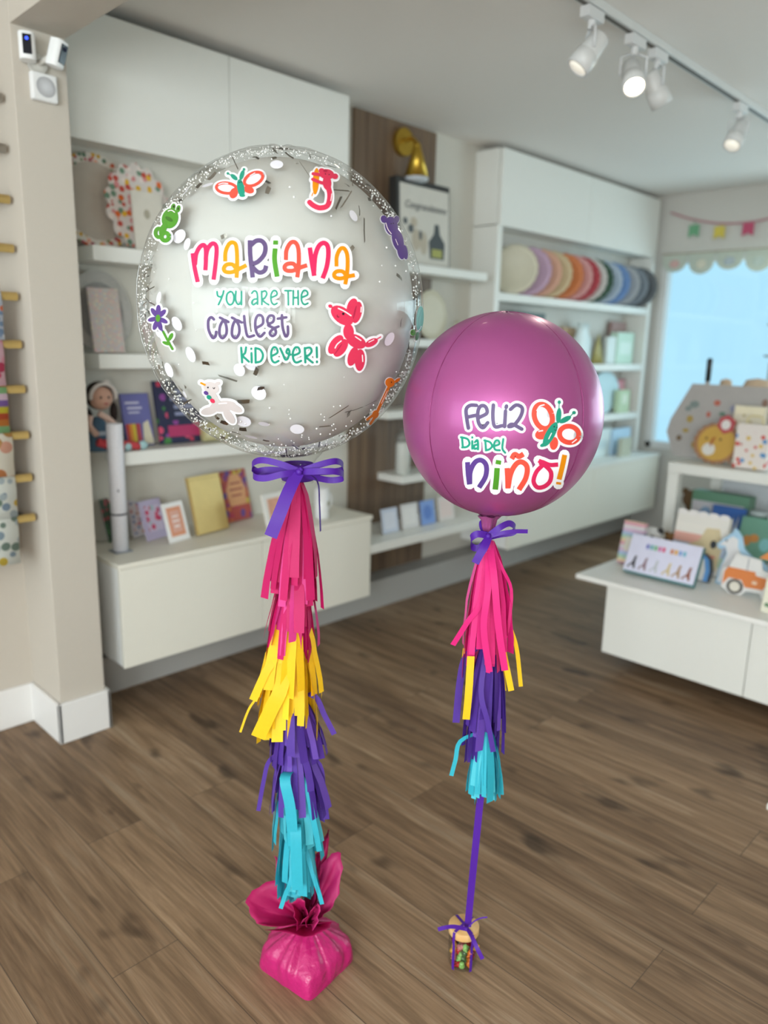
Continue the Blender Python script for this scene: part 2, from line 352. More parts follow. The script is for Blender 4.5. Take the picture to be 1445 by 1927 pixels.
# ---------------------------------------------------------------- track lights
TY = 1.36
t = thing('track_rail', 'white lighting track running along the ceiling to the far wall', 'track', (3.3, TY, CEILZ-.03))
b = MB(); b.box(1.05, 5.1, TY-.018, TY+.018, CEILZ-.026, CEILZ-.0005); b.build('rail', M('#dcdcda', .4), t, bevel=.002)
b = MB(); b.box(1.06, 5.09, TY-.006, TY+.006, CEILZ-.029, CEILZ-.0255); b.build('slot', M('#5a5751', .5), t)
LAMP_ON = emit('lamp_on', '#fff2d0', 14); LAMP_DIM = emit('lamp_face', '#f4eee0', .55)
def track_head(x, aim, label, on):
    h = thing('track_light', label, 'track light', (x, TY, CEILZ-.03), 'white spot heads on the ceiling track')
    z = CEILZ-.03
    b = MB(); b.box(x-.045, x+.045, TY-.016, TY+.016, z-.03, z); b.cyl((x, TY, z-.03), (x, TY, z-.055), .012); b.build('adapter', M('#dedede', .4), h, bevel=.002)
    d = Vector(aim).normalized(); c = Vector((x, TY, z-.115)); side = d.cross(Vector((0, 0, 1))).normalized()
    b = MB()
    for s in (-1, 1):
        b.tube([Vector((x, TY, z-.05))+side*.012*s, Vector((x, TY, z-.06))+side*.042*s, c+side*.042*s], .005, 6)
    b.build('yoke', M('#d6d6d6', .4), h)
    a = c-d*.055; e = c+d*.06
    b = MB(); Q = d.to_track_quat('Z', 'Y').to_matrix().to_4x4()
    b.lathe([(0, 0), (.026, 0), (.03, .006), (.034, .06), (.034, .062), (.037, .064), (.038, .115), (.032, .115), (.03, .108), (0, .108)], a, 24, 0, Q)
    b.build('lamp_head', M('#d9d8d6', .4), h)
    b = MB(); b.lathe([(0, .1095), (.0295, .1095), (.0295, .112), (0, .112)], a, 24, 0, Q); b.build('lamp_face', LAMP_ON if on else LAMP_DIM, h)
    if on:
        l = bpy.data.lights.new('spot', 'SPOT'); l.energy = 9; l.spot_size = radians(75); l.spot_blend = .6; l.color = (1, .9, .75); l.shadow_soft_size = .03
        o = bpy.data.objects.new('spot', l); COL.objects.link(o); o.location = a+d*.125; o.rotation_euler = d.to_track_quat('-Z', 'Y').to_euler()
for px, aim, lab, on in ((1122, (-.55, .5, -1), 'white spot head nearest the camera, aimed at the cabinets', 0), (1200, (-.62, -.55, -1), 'white spot head with a glowing lamp facing the camera', 1),
                         (1243, (.62, -.35, -1), 'white spot head tilted away just right of the glowing one', 0), (1392, (-.7, .1, -1), 'white spot head farthest along the ceiling track', 0)):
    ppy = {1122: -5, 1200: 50, 1243: 78, 1392: 182}[px]
    track_head(on_z(px, ppy, CEILZ).x, aim, lab, on)
track_head(1.42, (.3, -.4, -1), 'white spot head on the track above the front of the shop', 1)

# ---------------------------------------------------------------- cameras and sounder on the pillar
PY = 2.315
def cam_body(name, c, Rm, label, group):
    Rm = Rm @ Matrix.Scale(.82, 4)
    t = thing(name, label, 'security camera', c, group); c = Vector(c)
    T = Matrix.Translation(c) @ Rm
    def rounded(hw, hd, h, r=.02):
        pts = []
        for cx_, cy_, a0 in ((hw-r, hd-r, 0), (-hw+r, hd-r, pi/2), (-hw+r, -hd+r, pi), (hw-r, -hd+r, 1.5*pi)):
            for k in range(6): a = a0+pi/2*k/5; pts.append((cx_+r*cos(a), cy_+r*sin(a)))
        return pts
    P = rounded(.026, .026, .1); n = len(P); b = MB()
    vs = [T @ Vector((x, y, z)) for z in (-.042, .042) for x, y in P]
    b.add(vs, [tuple(range(n)), tuple(range(n, 2*n))]+[(i, (i+1) % n, (i+1) % n+n, i+n) for i in range(n)]); b.build('camera_body', M('#e9e9e8', .35), t, bevel=.003)
    b = MB(); b.box(-.0135, .0135, -.0285, -.024, -.028, .031, T=T); b.build('faceplate', M('#0e1420', .15), t, bevel=.001)
    b = MB(); b.cyl(T @ Vector((0, -.0275, .017)), T @ Vector((0, -.031, .017)), .0055, n=14); b.build('lens', M('#1a2340', .1), t)
    return t, T
c1 = on_y(54, 89, PY-.03)
t, T = cam_body('security_camera', c1-Vector((.004, 0, 0)), Matrix.Rotation(radians(-22), 4, 'Z'), 'upright white security camera with a blue lit lens at pillar top', 'white security cameras')
b = MB(); b.box(-.019, .019, .022, .034, -.03, .03, T=T); b.build('wall_mount', M('#dadad8', .4), t)
b = MB(); b.cyl(T @ Vector((0, -.030, .0165)), T @ Vector((0, -.0325, .0165)), .0042, n=12); b.build('status_light', emit('blue_led', '#3a55ff', 2.2), t)
c2 = on_y(107, 101, PY-.068)
t, T = cam_body('security_camera', c2, Matrix.Rotation(radians(24), 4, _F) @ Matrix.Rotation(radians(30), 4, 'Z') @ Matrix.Rotation(radians(-8), 4, 'X'), 'tilted white security camera turned toward the shop at pillar edge', 'white security cameras')
b = MB(); q = Vector((c2.x-.03, PY-.001, c2.z-.02)); b.cyl(q, q-Vector((0, .012, 0)), .026, n=24); b.tube([q-Vector((0, .01, 0)), c2], .008); b.build('wall_mount', M('#d8d4cc', .4), t)
c3 = on_y(79, 167, PY)
t = thing('chime_box', 'white square chime unit with round grille below the cameras', 'chime', (c3.x, PY, c3.z-.036))
b = MB(); b.box(c3.x-.036, c3.x+.036, PY-.022, PY, c3.z-.036, c3.z+.036); b.build('housing', M('#e4e3e2', .4), t, bevel=.006)
b = MB(); b.cyl((c3.x+.002, PY-.0215, c3.z), (c3.x+.002, PY-.0232, c3.z), .026, n=28); b.build('grille', M('#c9c9cc', .6, var=.25, scale=900), t)

# ---------------------------------------------------------------- gift wrap on dowels, left wall
DYW = 2.385
OAK = M('#b79a5c', .5, var=.12, scale=60)
dy = [(2, 184), (5, 279), (20, 376), (26, 468), (33, 558), (40, 648), (46, 732), (53, 818), (58, 898), (63, 973)]
WRAPS = [None, None, None, None,
 (dots('wrap_orange', '#c8d3e6', ['#7f9cc4', '#e46f3f', '#ffffff', '#8fa9cf'], 45, .4), 'pale blue patterned gift wrap sheet on the topmost filled dowel', 5),
 (dots('wrap_pink', '#dfb4c3', ['#d2406a', '#ffffff', '#c0375c', '#e8a0b5'], 30, .45), 'pink patterned gift wrap sheet hanging above the rainbow stripes', 8),
 (bands('wrap_rainbow', ['#86b77f', '#c7772a', '#b9481f', '#cdbf2e', '#7d59a6', '#dfc3d8'], 2, .115), 'rainbow striped gift wrap sheet hanging on a dowel', 15),
 (dots('wrap_floral', '#e6e0d2', ['#c77f4c', '#41503c', '#d9a08a', '#b98a4a'], 22, .42), 'cream gift wrap sheet with large orange flowers', 25),
 (dots('wrap_blue', '#dfe2dc', ['#7f93a8', '#d3b23c', '#6c8272', '#aab7bd'], 34, .42), 'white and blue floral gift wrap with yellow patches, upper sheet', 31),
 (dots('wrap_blue2', '#dde0da', ['#8497a6', '#d0b443', '#71857a', '#b4bfc2'], 30, .42), 'white and blue floral gift wrap hanging from the lowest dowel', 35)]
DOWELLAB = ['second dowel up beside the pillar top, grey in the shade']
zs = [on_y(x, y, DYW).z for x, y in dy]
for i, (x, y) in enumerate(dy):
    p = on_y(x, y, DYW)
    pos = ['topmost', 'second from top', 'third from top', 'fourth from top', 'fifth from top', 'sixth from top', 'fourth from bottom', 'third from bottom', 'second from bottom', 'lowest'][i]
    t = thing('wrap_dowel', 'wooden gift wrap dowel on the left wall, '+pos+' of ten', 'dowel', (.6, DYW, p.z), 'gift wrap dowels on the left wall')
    b = MB(); b.cyl((.2, DYW, p.z), (.876, DYW, p.z), .0125, n=14); b.build('rod', OAK if i > 1 else M('#8d8478', .5), t)  # upper two rods: shade put into the colour as flat grey
    b = MB(); b.cyl((.86, DYW, p.z), (.86, 2.5398, p.z), .006, n=10); b.build('bracket', M('#5a5650', .4), t)
    if WRAPS[i]:
        m, lab, ex = WRAPS[i]
        xe = on_y(ex, y+30, DYW-.015).x; drop = (zs[i]-zs[i+1]-.012) if i < 9 else .135
        b = MB(); pts = []
        for k in range(9): a = radians(180-22.5*k); pts.append((DYW-.0145*cos(a+pi), p.z+.0145*sin(a)))
        prof = [((DYW-.0145)-.004*sin(j*1.3), p.z-drop*j/5) for j in range(5, 0, -1)]+[(DYW+.0145*cos(radians(180-20*k)), p.z+.0145*sin(radians(180-20*k))) for k in range(10)]+[(DYW+.015, p.z-drop*.9*j/4) for j in range(1, 5)]
        xs = [.1+(xe-.1)*q/6 for q in range(7)]
        vs = [Vector((X_, yy, zz)) for yy, zz in prof for X_ in xs]; nn = len(xs)
        b.add(vs, [(r*nn+c_, r*nn+c_+1, (r+1)*nn+c_+1, (r+1)*nn+c_) for r in range(len(prof)-1) for c_ in range(nn-1)], 0, True)
        tag(b.build('gift_wrap', m, solid=.0006), lab, 'gift wrap', 'gift wrap sheets on dowels')

# ================================================================ the two balloon bouquets
class Shell:
    """ellipsoid of revolution; hit() gives the surface point seen at a photo pixel, lifted by off"""
    def __init__(s, c, a, b): s.c = Vector(c); s.a = a; s.b = b
    def hit(s, px, py, off=0.0):
        d = ray(px, py); o = CAM-s.c; k = s.a/s.b
        d2 = Vector((d.x, d.y, d.z*k)); o2 = Vector((o.x, o.y, o.z*k))
        A = d2.dot(d2); B = o2.dot(d2); Cc = o2.dot(o2)-s.a*s.a; D = B*B-A*Cc
        t = (-B-sqrt(max(D, 0)))/A; q = o2+d2*t; q = q.normalized()*s.a
        p = Vector((q.x, q.y, q.z/k)); n = Vector((p.x/s.a**2, p.y/s.a**2, p.z/s.b**2)).normalized()
        return s.c+p+n*off
    def pt(s, d, off=0.0):
        d = Vector(d).normalized(); p = Vector((d.x*s.a, d.y*s.a, d.z*s.b)); n = Vector((d.x/s.a, d.y/s.a, d.z/s.b)).normalized()
        return s.c+p+n*off, n
# flat vinyl artwork: strokes and ovals laid on a shell
def stroke2(mb, sh, pts, w, off, mi=0, taper=None, closed=False, n=5):
    P = [Vector((x, y)) for x, y in pts]
    if closed: P = P+[P[0], P[1]]
    P = [Vector((v.x, v.y)) for v in smooth_path([Vector((p.x, p.y, 0)) for p in P], n)]
    if closed: P = P[:-n] if len(P) > n else P
    k = len(P); vs = []; fs = []; m = 3
    for i, p in enumerate(P):
        d = P[min(i+1, k-1)]-P[max(i-1, 0)]
        if d.length < 1e-6: d = Vector((1, 0))
        d.normalize(); nn = Vector((-d.y, d.x)); hw = w/2*(taper(i/(k-1)) if taper else 1)
        for j in range(m): q = p+nn*hw*(j-1); vs.append(sh.hit(q.x, q.y, off))
    for i in range(k-1):
        for j in range(m-1): fs.append((i*m+j, i*m+j+1, (i+1)*m+j+1, (i+1)*m+j))
    mb.add(vs, fs, mi, True)
def cap2(mb, sh, c, r, off, mi=0): oval2(mb, sh, c, r, r, 0, off, mi, 10)
def oval2(mb, sh, c, rx, ry, rot, off, mi=0, n=20):
    a0 = radians(rot); vs = [sh.hit(c[0], c[1], off)]; fs = []
    for q in (.5, 1):
        for i in range(n):
            a = 2*pi*i/n; x = rx*q*cos(a); y = ry*q*sin(a)
            vs.append(sh.hit(c[0]+x*cos(a0)-y*sin(a0), c[1]+x*sin(a0)+y*cos(a0), off))
    for i in range(n):
        j = (i+1) % n; fs.append((0, 1+i, 1+j)); fs.append((1+i, 1+n+i, 1+n+j, 1+j))
    mb.add(vs, fs, mi, True)
def art(name_s, name_f, parent, sh, prims, zoom, cols, margin, off, label=None, back=True, lab_f=None):
    """prims: ('s', colour, width, pts) | ('o', colour, cx, cy, rx, ry, rot) in zoomed-crop units; zoom=(x0,y0,scale)"""
    x0, y0, k = zoom; tr = lambda p: (x0+p[0]/k, y0+p[1]/k)
    cl = list(cols); bk = MB(); fg = MB()
    for i, p in enumerate(prims):
        o2 = off+.0009+.00006*i
        if p[0] == 'b': oval2(bk, sh, tr((p[1], p[2])), p[3]/k, p[4]/k, p[5], off+.00003); continue      # plain white backing
        if p[0] == 's':
            pts = [tr(q) for q in p[3]]; w = p[2]/k
            stroke2(fg, sh, pts, w, o2, cl.index(p[1]))
            if len(p) > 4:                                         # round ends
                for q in (pts[0], pts[-1]): cap2(fg, sh, q, w/2, o2, cl.index(p[1]))
            if back and p[1] not in ('hi', 'ink'):
                stroke2(bk, sh, pts, w+2*margin, off+.00004*i)
                for q in (pts[0], pts[-1]): cap2(bk, sh, q, w/2+margin, off+.00004*i)
        else:
            _, c, cx_, cy_, rx, ry, rot = p; q = tr((cx_, cy_))
            oval2(fg, sh, q, rx/k, ry/k, rot, o2, cl.index(c))
            if back and c not in ('hi', 'ink'): oval2(bk, sh, q, rx/k+margin, ry/k+margin, rot, off+.00004*i)
    st = None
    if back: st = bk.build(name_s, LETTER_W, parent, fix=False)
    f = fg.build(name_f if back else name_s, [ART[c] for c in cl], st or parent, fix=False)
    if label: tag(st or f, label)
    return st or f
ART = {'pink': M('#d82c5c', .35), 'orange': M('#e88f14', .35), 'purple': M('#5f4d74', .35), 'violet': M('#5b3f86', .35), 'green': M('#4f8f2c', .35), 'coral': M('#ea5242', .35),
       'teal': M('#289078', .35), 'red': M('#dd3a5a', .35), 'dkred': M('#b82a4a', .35), 'hi': M('#fbe9ee', .3), 'ink': M('#2a1d24', .4), 'white': M('#cdc2c0', .4), 'dkgreen': M('#3b6e20', .35),
       'dkor': M('#d9791a', .35), 'dkcoral': M('#cf3f38', .35), 'dkteal': M('#1f7d6c', .35)}
for m_ in ART.values(): m_.node_tree.nodes['Principled BSDF'].inputs['Specular IOR Level'].default_value = .15
ZA = (340, 430, 3.803); ZB = (240, 250, 2.4914); ZC = (740, 570, 3.4405)

# ---------------------------------------------------------------- clear confetti balloon
S1 = Shell((.89834, 1.15126, 1.35955), .2591, .2756)
SI = Shell((.9005, 1.153, 1.3610), .2395, .2560)
balloon = thing('clear_balloon', 'giant clear balloon with white balloon inside, silver confetti and colourful letters', 'balloon', tuple(S1.c-Vector((0, 0, S1.b))))
NECK1 = dep(560, 872, 1.455)
FILM = glass('clear_film', (.985, .985, .985, 1), 1.45, .5, .015, .013)
def sphere_mesh(sh, n=96, m=64, wob=0.0, seed=0):
    b = MB(); vs = []; fs = []
    for i in range(m+1):
        p = pi*i/m
        for j in range(n):
            a = 2*pi*j/n; d = Vector((sin(p)*cos(a), sin(p)*sin(a), cos(p)))
            o = 0
            if wob: o = wob*(max(0, -d.z)**6)*(.5+.5*sin(a*17+seed))+wob*.6*(max(0, d.z)**8)*sin(a*13)
            vs.append(sh.pt(d, -o)[0])
    for i in range(m):
        for j in range(n): k = (j+1) % n; fs.append((i*n+j, (i+1)*n+j, (i+1)*n+k, i*n+k))
    b.add(vs, fs, 0, True); return b
sphere_mesh(S1, wob=.003).build('outer_film', FILM, balloon)
# faint welded rim where the two halves of the film meet
b = MB(); pts = []
for k in range(80):
    a = 2*pi*k/80; d = (_r*cos(a)*.999+Vector((0, 0, 1))*sin(a)); d = Matrix.Rotation(radians(14), 3, 'Z') @ d
    pts.append(S1.pt(d, .0002+.0012*sin(a*9)**2)[0])
b.tube(pts, .0009, 5, closed=True); b.build('film_seam', glass('seam_film', (.9, .9, .9, 1), 1.5, .8, .1, .12), balloon)
m, nt, bs = newmat('white_balloon_skin'); bs.inputs['Base Color'].default_value = lin('#c0c0ba'); bs.inputs['Roughness'].default_value = .32; bs.inputs['Specular IOR Level'].default_value = .35
sphere_mesh(SI).build('inner_balloon', m, balloon)
b = MB(); n = 20
b.lathe([(.075, .045), (.05, .024), (.036, .008), (.030, -.004), (.029, -.03), (.031, -.036), (.0, -.036)], NECK1+Vector((0, 0, .0)), 28)
b.build('neck', FILM, balloon)
# silver foil, paper dots and beads caught between film and inner balloon
FOIL = M('#9b9890', .28, 1.0, var=.1); FOILD = M('#6f6c64', .3, .9, var=.2); PAPER = M('#e8e6ee', .6); BEAD = M('#f0efec', .15, .2)
def scatter_dir(rng, kind):
    while True:
        d = Vector((rng.gauss(0, 1), rng.gauss(0, 1), rng.gauss(0, 1))).normalized()
        view = (CAM-S1.c).normalized(); f = d.dot(view); z = d.z
        side = d.dot(_r)
        w = .10+.9*max(0, 1-abs(f)*1.5)
        if f > .55: w *= .35
        if f < -.25: w = .1
        if kind == 'bead': w = (.02 if f > .45 else max(0, 1-abs(f-.16)*2.2)**2)*(1 if side < .2 or z < -.2 else .55)
        if z < -.6: w += .12
        if rng.random() < w: return d
rng = random.Random(11)
def shard(mb, d, off, rng, big, mi=0):
    p, n = S1.pt(d, -off); t = n.orthogonal().normalized(); t = Matrix.Rotation(rng.random()*6.3, 3, n) @ t; u = n.cross(t)
    n2 = (n+t*rng.uniform(-.5, .5)+u*rng.uniform(-.5, .5)).normalized(); t = (t-n2*t.dot(n2)).normalized(); u = n2.cross(t)
    if rng.random() < .45: L, w = rng.uniform(.008, .02)*big, rng.uniform(.0008, .0018)
    else: L, w = rng.uniform(.004, .009)*big, rng.uniform(.002, .005)
    sk = rng.uniform(-.5, .5)*w; k = rng.uniform(-.0015, .0015)
    vs = [p-t*L-u*w, p-u*w*.9+n2*k, p+t*L-u*(w+sk)*.7, p+t*L*.8+u*w, p+u*w+n2*k, p-t*L*.9+u*w*.8]
    mb.add(vs, [(0, 1, 4, 5), (1, 2, 3, 4)], mi, False)
# the pieces that read singly in the photograph
SPOT = [(503, 352), (545, 285), (560, 300), (500, 335), (640, 376), (640, 352), (655, 370), (680, 392), (575, 312), (418, 441), (665, 465), (690, 430), (383, 686), (425, 715), (480, 702), (490, 735), (348, 760), (392, 756), (456, 760), (420, 800),
        (405, 790), (455, 813), (520, 845), (555, 846), (560, 850), (500, 835), (585, 840), (625, 825), (660, 783), (670, 775), (640, 780), (440, 820), (770, 690), (761, 607), (757, 520), (365, 310), (395, 325), (480, 290), (345, 345), (440, 300)]
for i, (x, y) in enumerate(SPOT):
    p = S1.hit(x, y); d = p-S1.c; d = Vector((d.x/S1.a, d.y/S1.a, d.z/S1.b)); b = MB(); shard(b, d, .006, rng, 1.15)
    b.build('foil_confetti', FOILD if i % 2 else FOIL, balloon, fix=False)
b = MB()
for i in range(170): shard(b, scatter_dir(rng, 'foil'), rng.uniform(.003, .015), rng, .8, i % 2)
tag(b.build('foil_confetti_scatter', [FOIL, FOILD], balloon, fix=False), kind='stuff')
b = MB()
for i in range(1500):
    d = scatter_dir(rng, 'bead'); p, n = S1.pt(d, -rng.uniform(.002, .014)); b.ball(p, rng.uniform(.001, .002), n=6)
tag(b.build('bead_confetti', BEAD, balloon, fix=False), kind='stuff')
PD = [(447, 700), (470, 690), (352, 670), (300, 640), (325, 610), (290, 560), (345, 350), (385, 340), (330, 440), (345, 455), (485, 745), (340, 745), (370, 790), (455, 800), (495, 805), (470, 830), (670, 400), (740, 640), (310, 700), (292, 625), (560, 815), (520, 300)]
for x, y in PD:
    p = S1.hit(x, y, -.008); n = (p-S1.c).normalized(); Q = n.to_track_quat('Z', 'Y').to_matrix().to_4x4(); r = rng.uniform(.008, .0135)
    b = MB(); vs = [p]; k = 14
    for i in range(k): a = 2*pi*i/k; vs.append(p+Q @ Vector((r*cos(a), r*sin(a), .0025*cos(a*1+x))))
    b.add(vs, [(0, 1+i, 1+(i+1) % k) for i in range(k)], 0, True); b.build('paper_confetti', PAPER, balloon, fix=False)

# lettering
O1 = .0012; MG = 5.2
bk = MB()
NAME = [
 ('pink', 27, [[(92, 180), (98, 230), (107, 290), (128, 386)], [(108, 262), (116, 190), (140, 140), (168, 122), (184, 145), (186, 220), (182, 303)], [(184, 225), (195, 160), (222, 118), (248, 115), (262, 150), (255, 250), (240, 370)]]),
 ('orange', 26, [[(322, 240), (325, 170), (350, 115), (380, 105), (401, 135), (407, 250), (403, 356)], [(474, 265), (425, 290), (370, 315), (325, 312), (312, 290), (330, 263), (372, 260), (396, 285)]]),
 ('purple', 29, [[(497, 88), (500, 200), (517, 354)], [(503, 125), (540, 94), (580, 94), (606, 130), (598, 190), (555, 240), (512, 262), (532, 296), (565, 318), (600, 305), (613, 268)]]),
 ('green', 31, [[(676, 146), (672, 230), (690, 348)], [(680, 90), (679, 121)]]),
 ('coral', 27, [[(752, 230), (756, 160), (785, 108), (818, 105), (840, 150), (843, 260), (832, 353)], [(903, 266), (855, 282), (800, 305), (755, 302), (742, 280), (760, 258), (802, 255), (826, 280)]]),
 ('pink', 29, [[(921, 140), (935, 240), (953, 342)], [(950, 320), (960, 200), (985, 130), (1020, 108), (1048, 132), (1052, 200), (1040, 280), (1012, 360)]]),
 ('orange', 25, [[(1110, 275), (1112, 205), (1136, 152), (1165, 148), (1187, 200), (1187, 310), (1172, 402)], [(1240, 336), (1195, 345), (1140, 360), (1102, 352), (1093, 330), (1112, 310), (1152, 310), (1177, 335)]])]
k = ZA[2]; tr = lambda p: (ZA[0]+p[0]/k, ZA[1]+p[1]/k)
for i, (c, w, sts) in enumerate(NAME):
    for st in sts:
        pts = [tr(q) for q in st]; stroke2(bk, S1, pts, w*1.15/k+2*MG+1, O1+.00005*i)
        for q in (pts[0], pts[-1]): cap2(bk, S1, q, w/k/2+MG+.5, O1+.00005*i)
        for q in pts[1:-1]: cap2(bk, S1, q, w/k/2+MG+.3, O1+.00005*i)
for q in ((150, 220, 30, 70, 0), (225, 220, 26, 70, 0), (365, 210, 34, 60, 0), (560, 170, 40, 60, 0), (795, 200, 36, 60, 0), (1000, 220, 40, 80, 8), (1150, 240, 32, 60, 0), (880, 190, 26, 50, 0)): oval2(bk, S1, tr(q[:2]), q[2]/k, q[3]/k, q[4], O1+.00003)
name = bk.build('name_sticker', LETTER_W, balloon, fix=False); tag(name, 'white cut-out strip with seven big multicoloured letters')
for c, w, sts in NAME:
    b = MB()
    for j, st in enumerate(sts): stroke2(b, S1, [tr(q) for q in st], w*1.15/k, O1+.0012+.0001*j, n=7)
    b.build('letter', ART[c], name, fix=False)
def words(parent, sh, zoom, col, w, strokes, margin, off, label, fill=()):
    return art('word_sticker', 'lettering', parent, sh, [('b', *q) for q in fill]+[('s', col, w*1.12, s, 1) for s in strokes], zoom, [col], margin, off, label)
words(balloon, S1, ZA, 'teal', 13, [[(264, 452), (268, 480), (286, 490), (303, 478), (311, 447)], [(303, 478), (290, 512), (274, 545)],
  [(358, 452), (336, 470), (332, 515), (352, 546), (376, 534), (384, 490), (372, 458), (356, 452)], [(398, 450), (396, 510), (412, 543), (432, 530), (438, 490), (437, 448), (438, 545)]], 4.2, O1, 'small teal word on white, top left of the message')
words(balloon, S1, ZA, 'teal', 13, [[(510, 465), (525, 448), (544, 455), (551, 490), (552, 543)], [(551, 505), (525, 508), (510, 530), (522, 546), (545, 530)], [(580, 450), (582, 545)],
  [(580, 456), (606, 448), (617, 470), (600, 500), (584, 507), (605, 530), (630, 546)], [(650, 495), (688, 475), (683, 450), (662, 447), (646, 480), (650, 525), (668, 545), (690, 535)]], 4.2, O1, 'small teal word on white, top middle of the message')
words(balloon, S1, ZA, 'teal', 13, [[(745, 446), (790, 446)], [(768, 446), (770, 547)], [(805, 446), (804, 545)], [(838, 446), (840, 545)], [(804, 497), (840, 495)],
  [(864, 495), (905, 475), (900, 450), (878, 446), (862, 480), (866, 525), (884, 544), (908, 535)]], 4.2, O1, 'small teal word on white, top right of the message')
words(balloon, S1, ZA, 'purple', 19, [[(242, 650), (222, 634), (202, 660), (205, 725), (232, 780), (252, 770), (258, 738)],
  [(285, 637), (312, 655), (330, 700), (330, 750), (305, 783), (283, 760), (285, 700), (312, 655), (345, 668)], [(370, 637), (398, 655), (420, 700), (420, 750), (396, 783), (371, 760), (374, 700), (398, 655), (440, 672)],
  [(456, 626), (464, 700), (482, 770), (526, 764)], [(540, 712), (588, 680), (585, 630), (556, 620), (536, 660), (540, 730), (568, 772), (600, 745)],
  [(640, 700), (620, 660), (635, 625), (665, 628), (662, 665), (625, 690), (672, 715), (680, 750), (655, 768), (638, 745), (665, 715), (700, 700)], [(724, 620), (728, 700), (748, 768), (766, 755), (766, 700)], [(695, 645), (755, 635)]], 4.6, O1, 'purple word on white in the middle of the message')
words(balloon, S1, ZA, 'teal', 15, [[(435, 850), (442, 955)], [(470, 848), (462, 890), (443, 905), (468, 930), (490, 950)], [(508, 888), (510, 955)], [(507, 856), (507, 860)],
  [(536, 852), (538, 955)], [(536, 852), (572, 866), (590, 905), (574, 945), (538, 956)]], 4.4, O1, 'short teal word on white, bottom left of the message')
words(balloon, S1, ZA, 'teal', 15, [[(652, 910), (692, 886), (684, 852), (662, 850), (648, 885), (652, 935), (672, 956), (700, 944)], [(712, 855), (730, 895), (748, 935), (766, 925), (778, 880), (766, 858), (756, 885), (785, 900)],
  [(802, 908), (848, 886), (842, 852), (818, 850), (802, 885), (806, 935), (826, 956), (860, 944)], [(886, 852), (890, 955)], [(886, 856), (922, 850), (934, 876), (912, 905), (890, 910), (915, 935), (942, 956)], [(970, 848), (972, 918)], [(972, 948), (972, 953)]], 4.4, O1, 'teal word with exclamation mark on white, bottom right of the message')
# balloon-animal stickers
art('animal_sticker', 'figure', balloon, S1, [('o', 'red', 1255, 600, 36, 78, 12), ('o', 'red', 1222, 560, 36, 62, 18), ('o', 'dkred', 1240, 600, 6, 50, 14), ('o', 'red', 1150, 622, 92, 56, 38), ('o', 'red', 1196, 738, 38, 58, -3), ('o', 'red', 1250, 806, 74, 46, 27),
  ('o', 'red', 1105, 828, 40, 78, 35), ('o', 'red', 1140, 852, 40, 72, 35), ('o', 'dkred', 1122, 862, 4, 50, 35), ('o', 'red', 1226, 912, 34, 70, 18), ('o', 'red', 1276, 938, 36, 78, 3), ('o', 'red', 1357, 815, 50, 25, -28), ('s', 'red', 8, [(1395, 790), (1425, 772)]), ('o', 'red', 1066, 556, 16, 13, 20),
  ('s', 'hi', 9, [(1120, 570), (1170, 595), (1215, 625)]), ('s', 'hi', 8, [(1285, 560), (1282, 600)]), ('s', 'hi', 8, [(1098, 855), (1115, 825), (1145, 800)]), ('s', 'hi', 8, [(1240, 770), (1285, 800)]), ('s', 'hi', 8, [(1292, 900), (1295, 950)]), ('s', 'hi', 6, [(1335, 812), (1375, 792)]),
  ('o', 'ink', 1157, 610, 9, 9, 0), ('s', 'ink', 4, [(1114, 618), (1116, 632), (1128, 632)])], ZA, ['red', 'dkred', 'hi', 'ink'], 4.2, O1, 'red balloon dog sticker')
def ring(cx_, cy_, rx, ry, rot, n=14):
    a = radians(rot); return [(cx_+rx*cos(t)*cos(a)-ry*sin(t)*sin(a), cy_+rx*cos(t)*sin(a)+ry*sin(t)*cos(a)) for t in [2*pi*i/n for i in range(n+1)]]
art('animal_sticker', 'figure', balloon, S1, [('b', 466, 264, 44, 22, 6), ('b', 592, 222, 44, 24, -28), ('s', 'coral', 14, ring(466, 264, 47, 24, 6)), ('s', 'coral', 14, ring(592, 222, 46, 27, -28)), ('o', 'coral', 500, 288, 19, 26, 25), ('o', 'coral', 570, 272, 25, 17, 20), ('o', 'teal', 533, 265, 17, 42, -10), ('o', 'teal', 502, 214, 20, 10, 40), ('o', 'teal', 538, 204, 10, 24, 18),
  ('s', 'teal', 4, [(485, 205), (474, 196)]), ('o', 'teal', 473, 197, 6, 6, 0), ('s', 'teal', 4, [(545, 190), (548, 178)]), ('o', 'teal', 548, 178, 6, 6, 0), ('o', 'teal', 540, 300, 14, 7, 0), ('s', 'hi', 4, [(430, 250), (450, 243), (475, 245)]), ('s', 'hi', 4, [(575, 210), (600, 195)]), ('o', 'ink', 527, 240, 2.5, 2.5, 0), ('o', 'ink', 536, 238, 2.5, 2.5, 0)],
  ZB, ['coral', 'teal', 'hi', 'ink'], 4, O1, 'coral and teal butterfly sticker near balloon top')
art('animal_sticker', 'figure', balloon, S1, [('o', 'orange', 881, 232, 15, 62, 4), ('s', 'orange', 5, [(868, 285), (862, 302)]), ('s', 'red', 24, [(938, 255), (946, 300), (935, 345), (900, 356), (870, 345), (852, 330)], 1), ('o', 'red', 933, 240, 20, 34, -5), ('o', 'red', 932, 200, 34, 24, 8), ('o', 'red', 908, 184, 14, 12, 0), ('o', 'red', 970, 210, 14, 13, 0),
  ('s', 'red', 15, [(925, 208), (895, 202), (868, 198)], 1), ('s', 'red', 15, [(925, 245), (895, 236), (866, 224)], 1), ('o', 'dkred', 925, 185, 10, 6, 0), ('s', 'hi', 4, [(955, 290), (950, 325)]), ('o', 'ink', 925, 200, 2.5, 2.5, 0), ('o', 'ink', 942, 203, 2.5, 2.5, 0)], ZB, ['orange', 'red', 'dkred', 'hi', 'ink'], 4, O1, 'red long-tailed animal sticker holding an orange balloon')
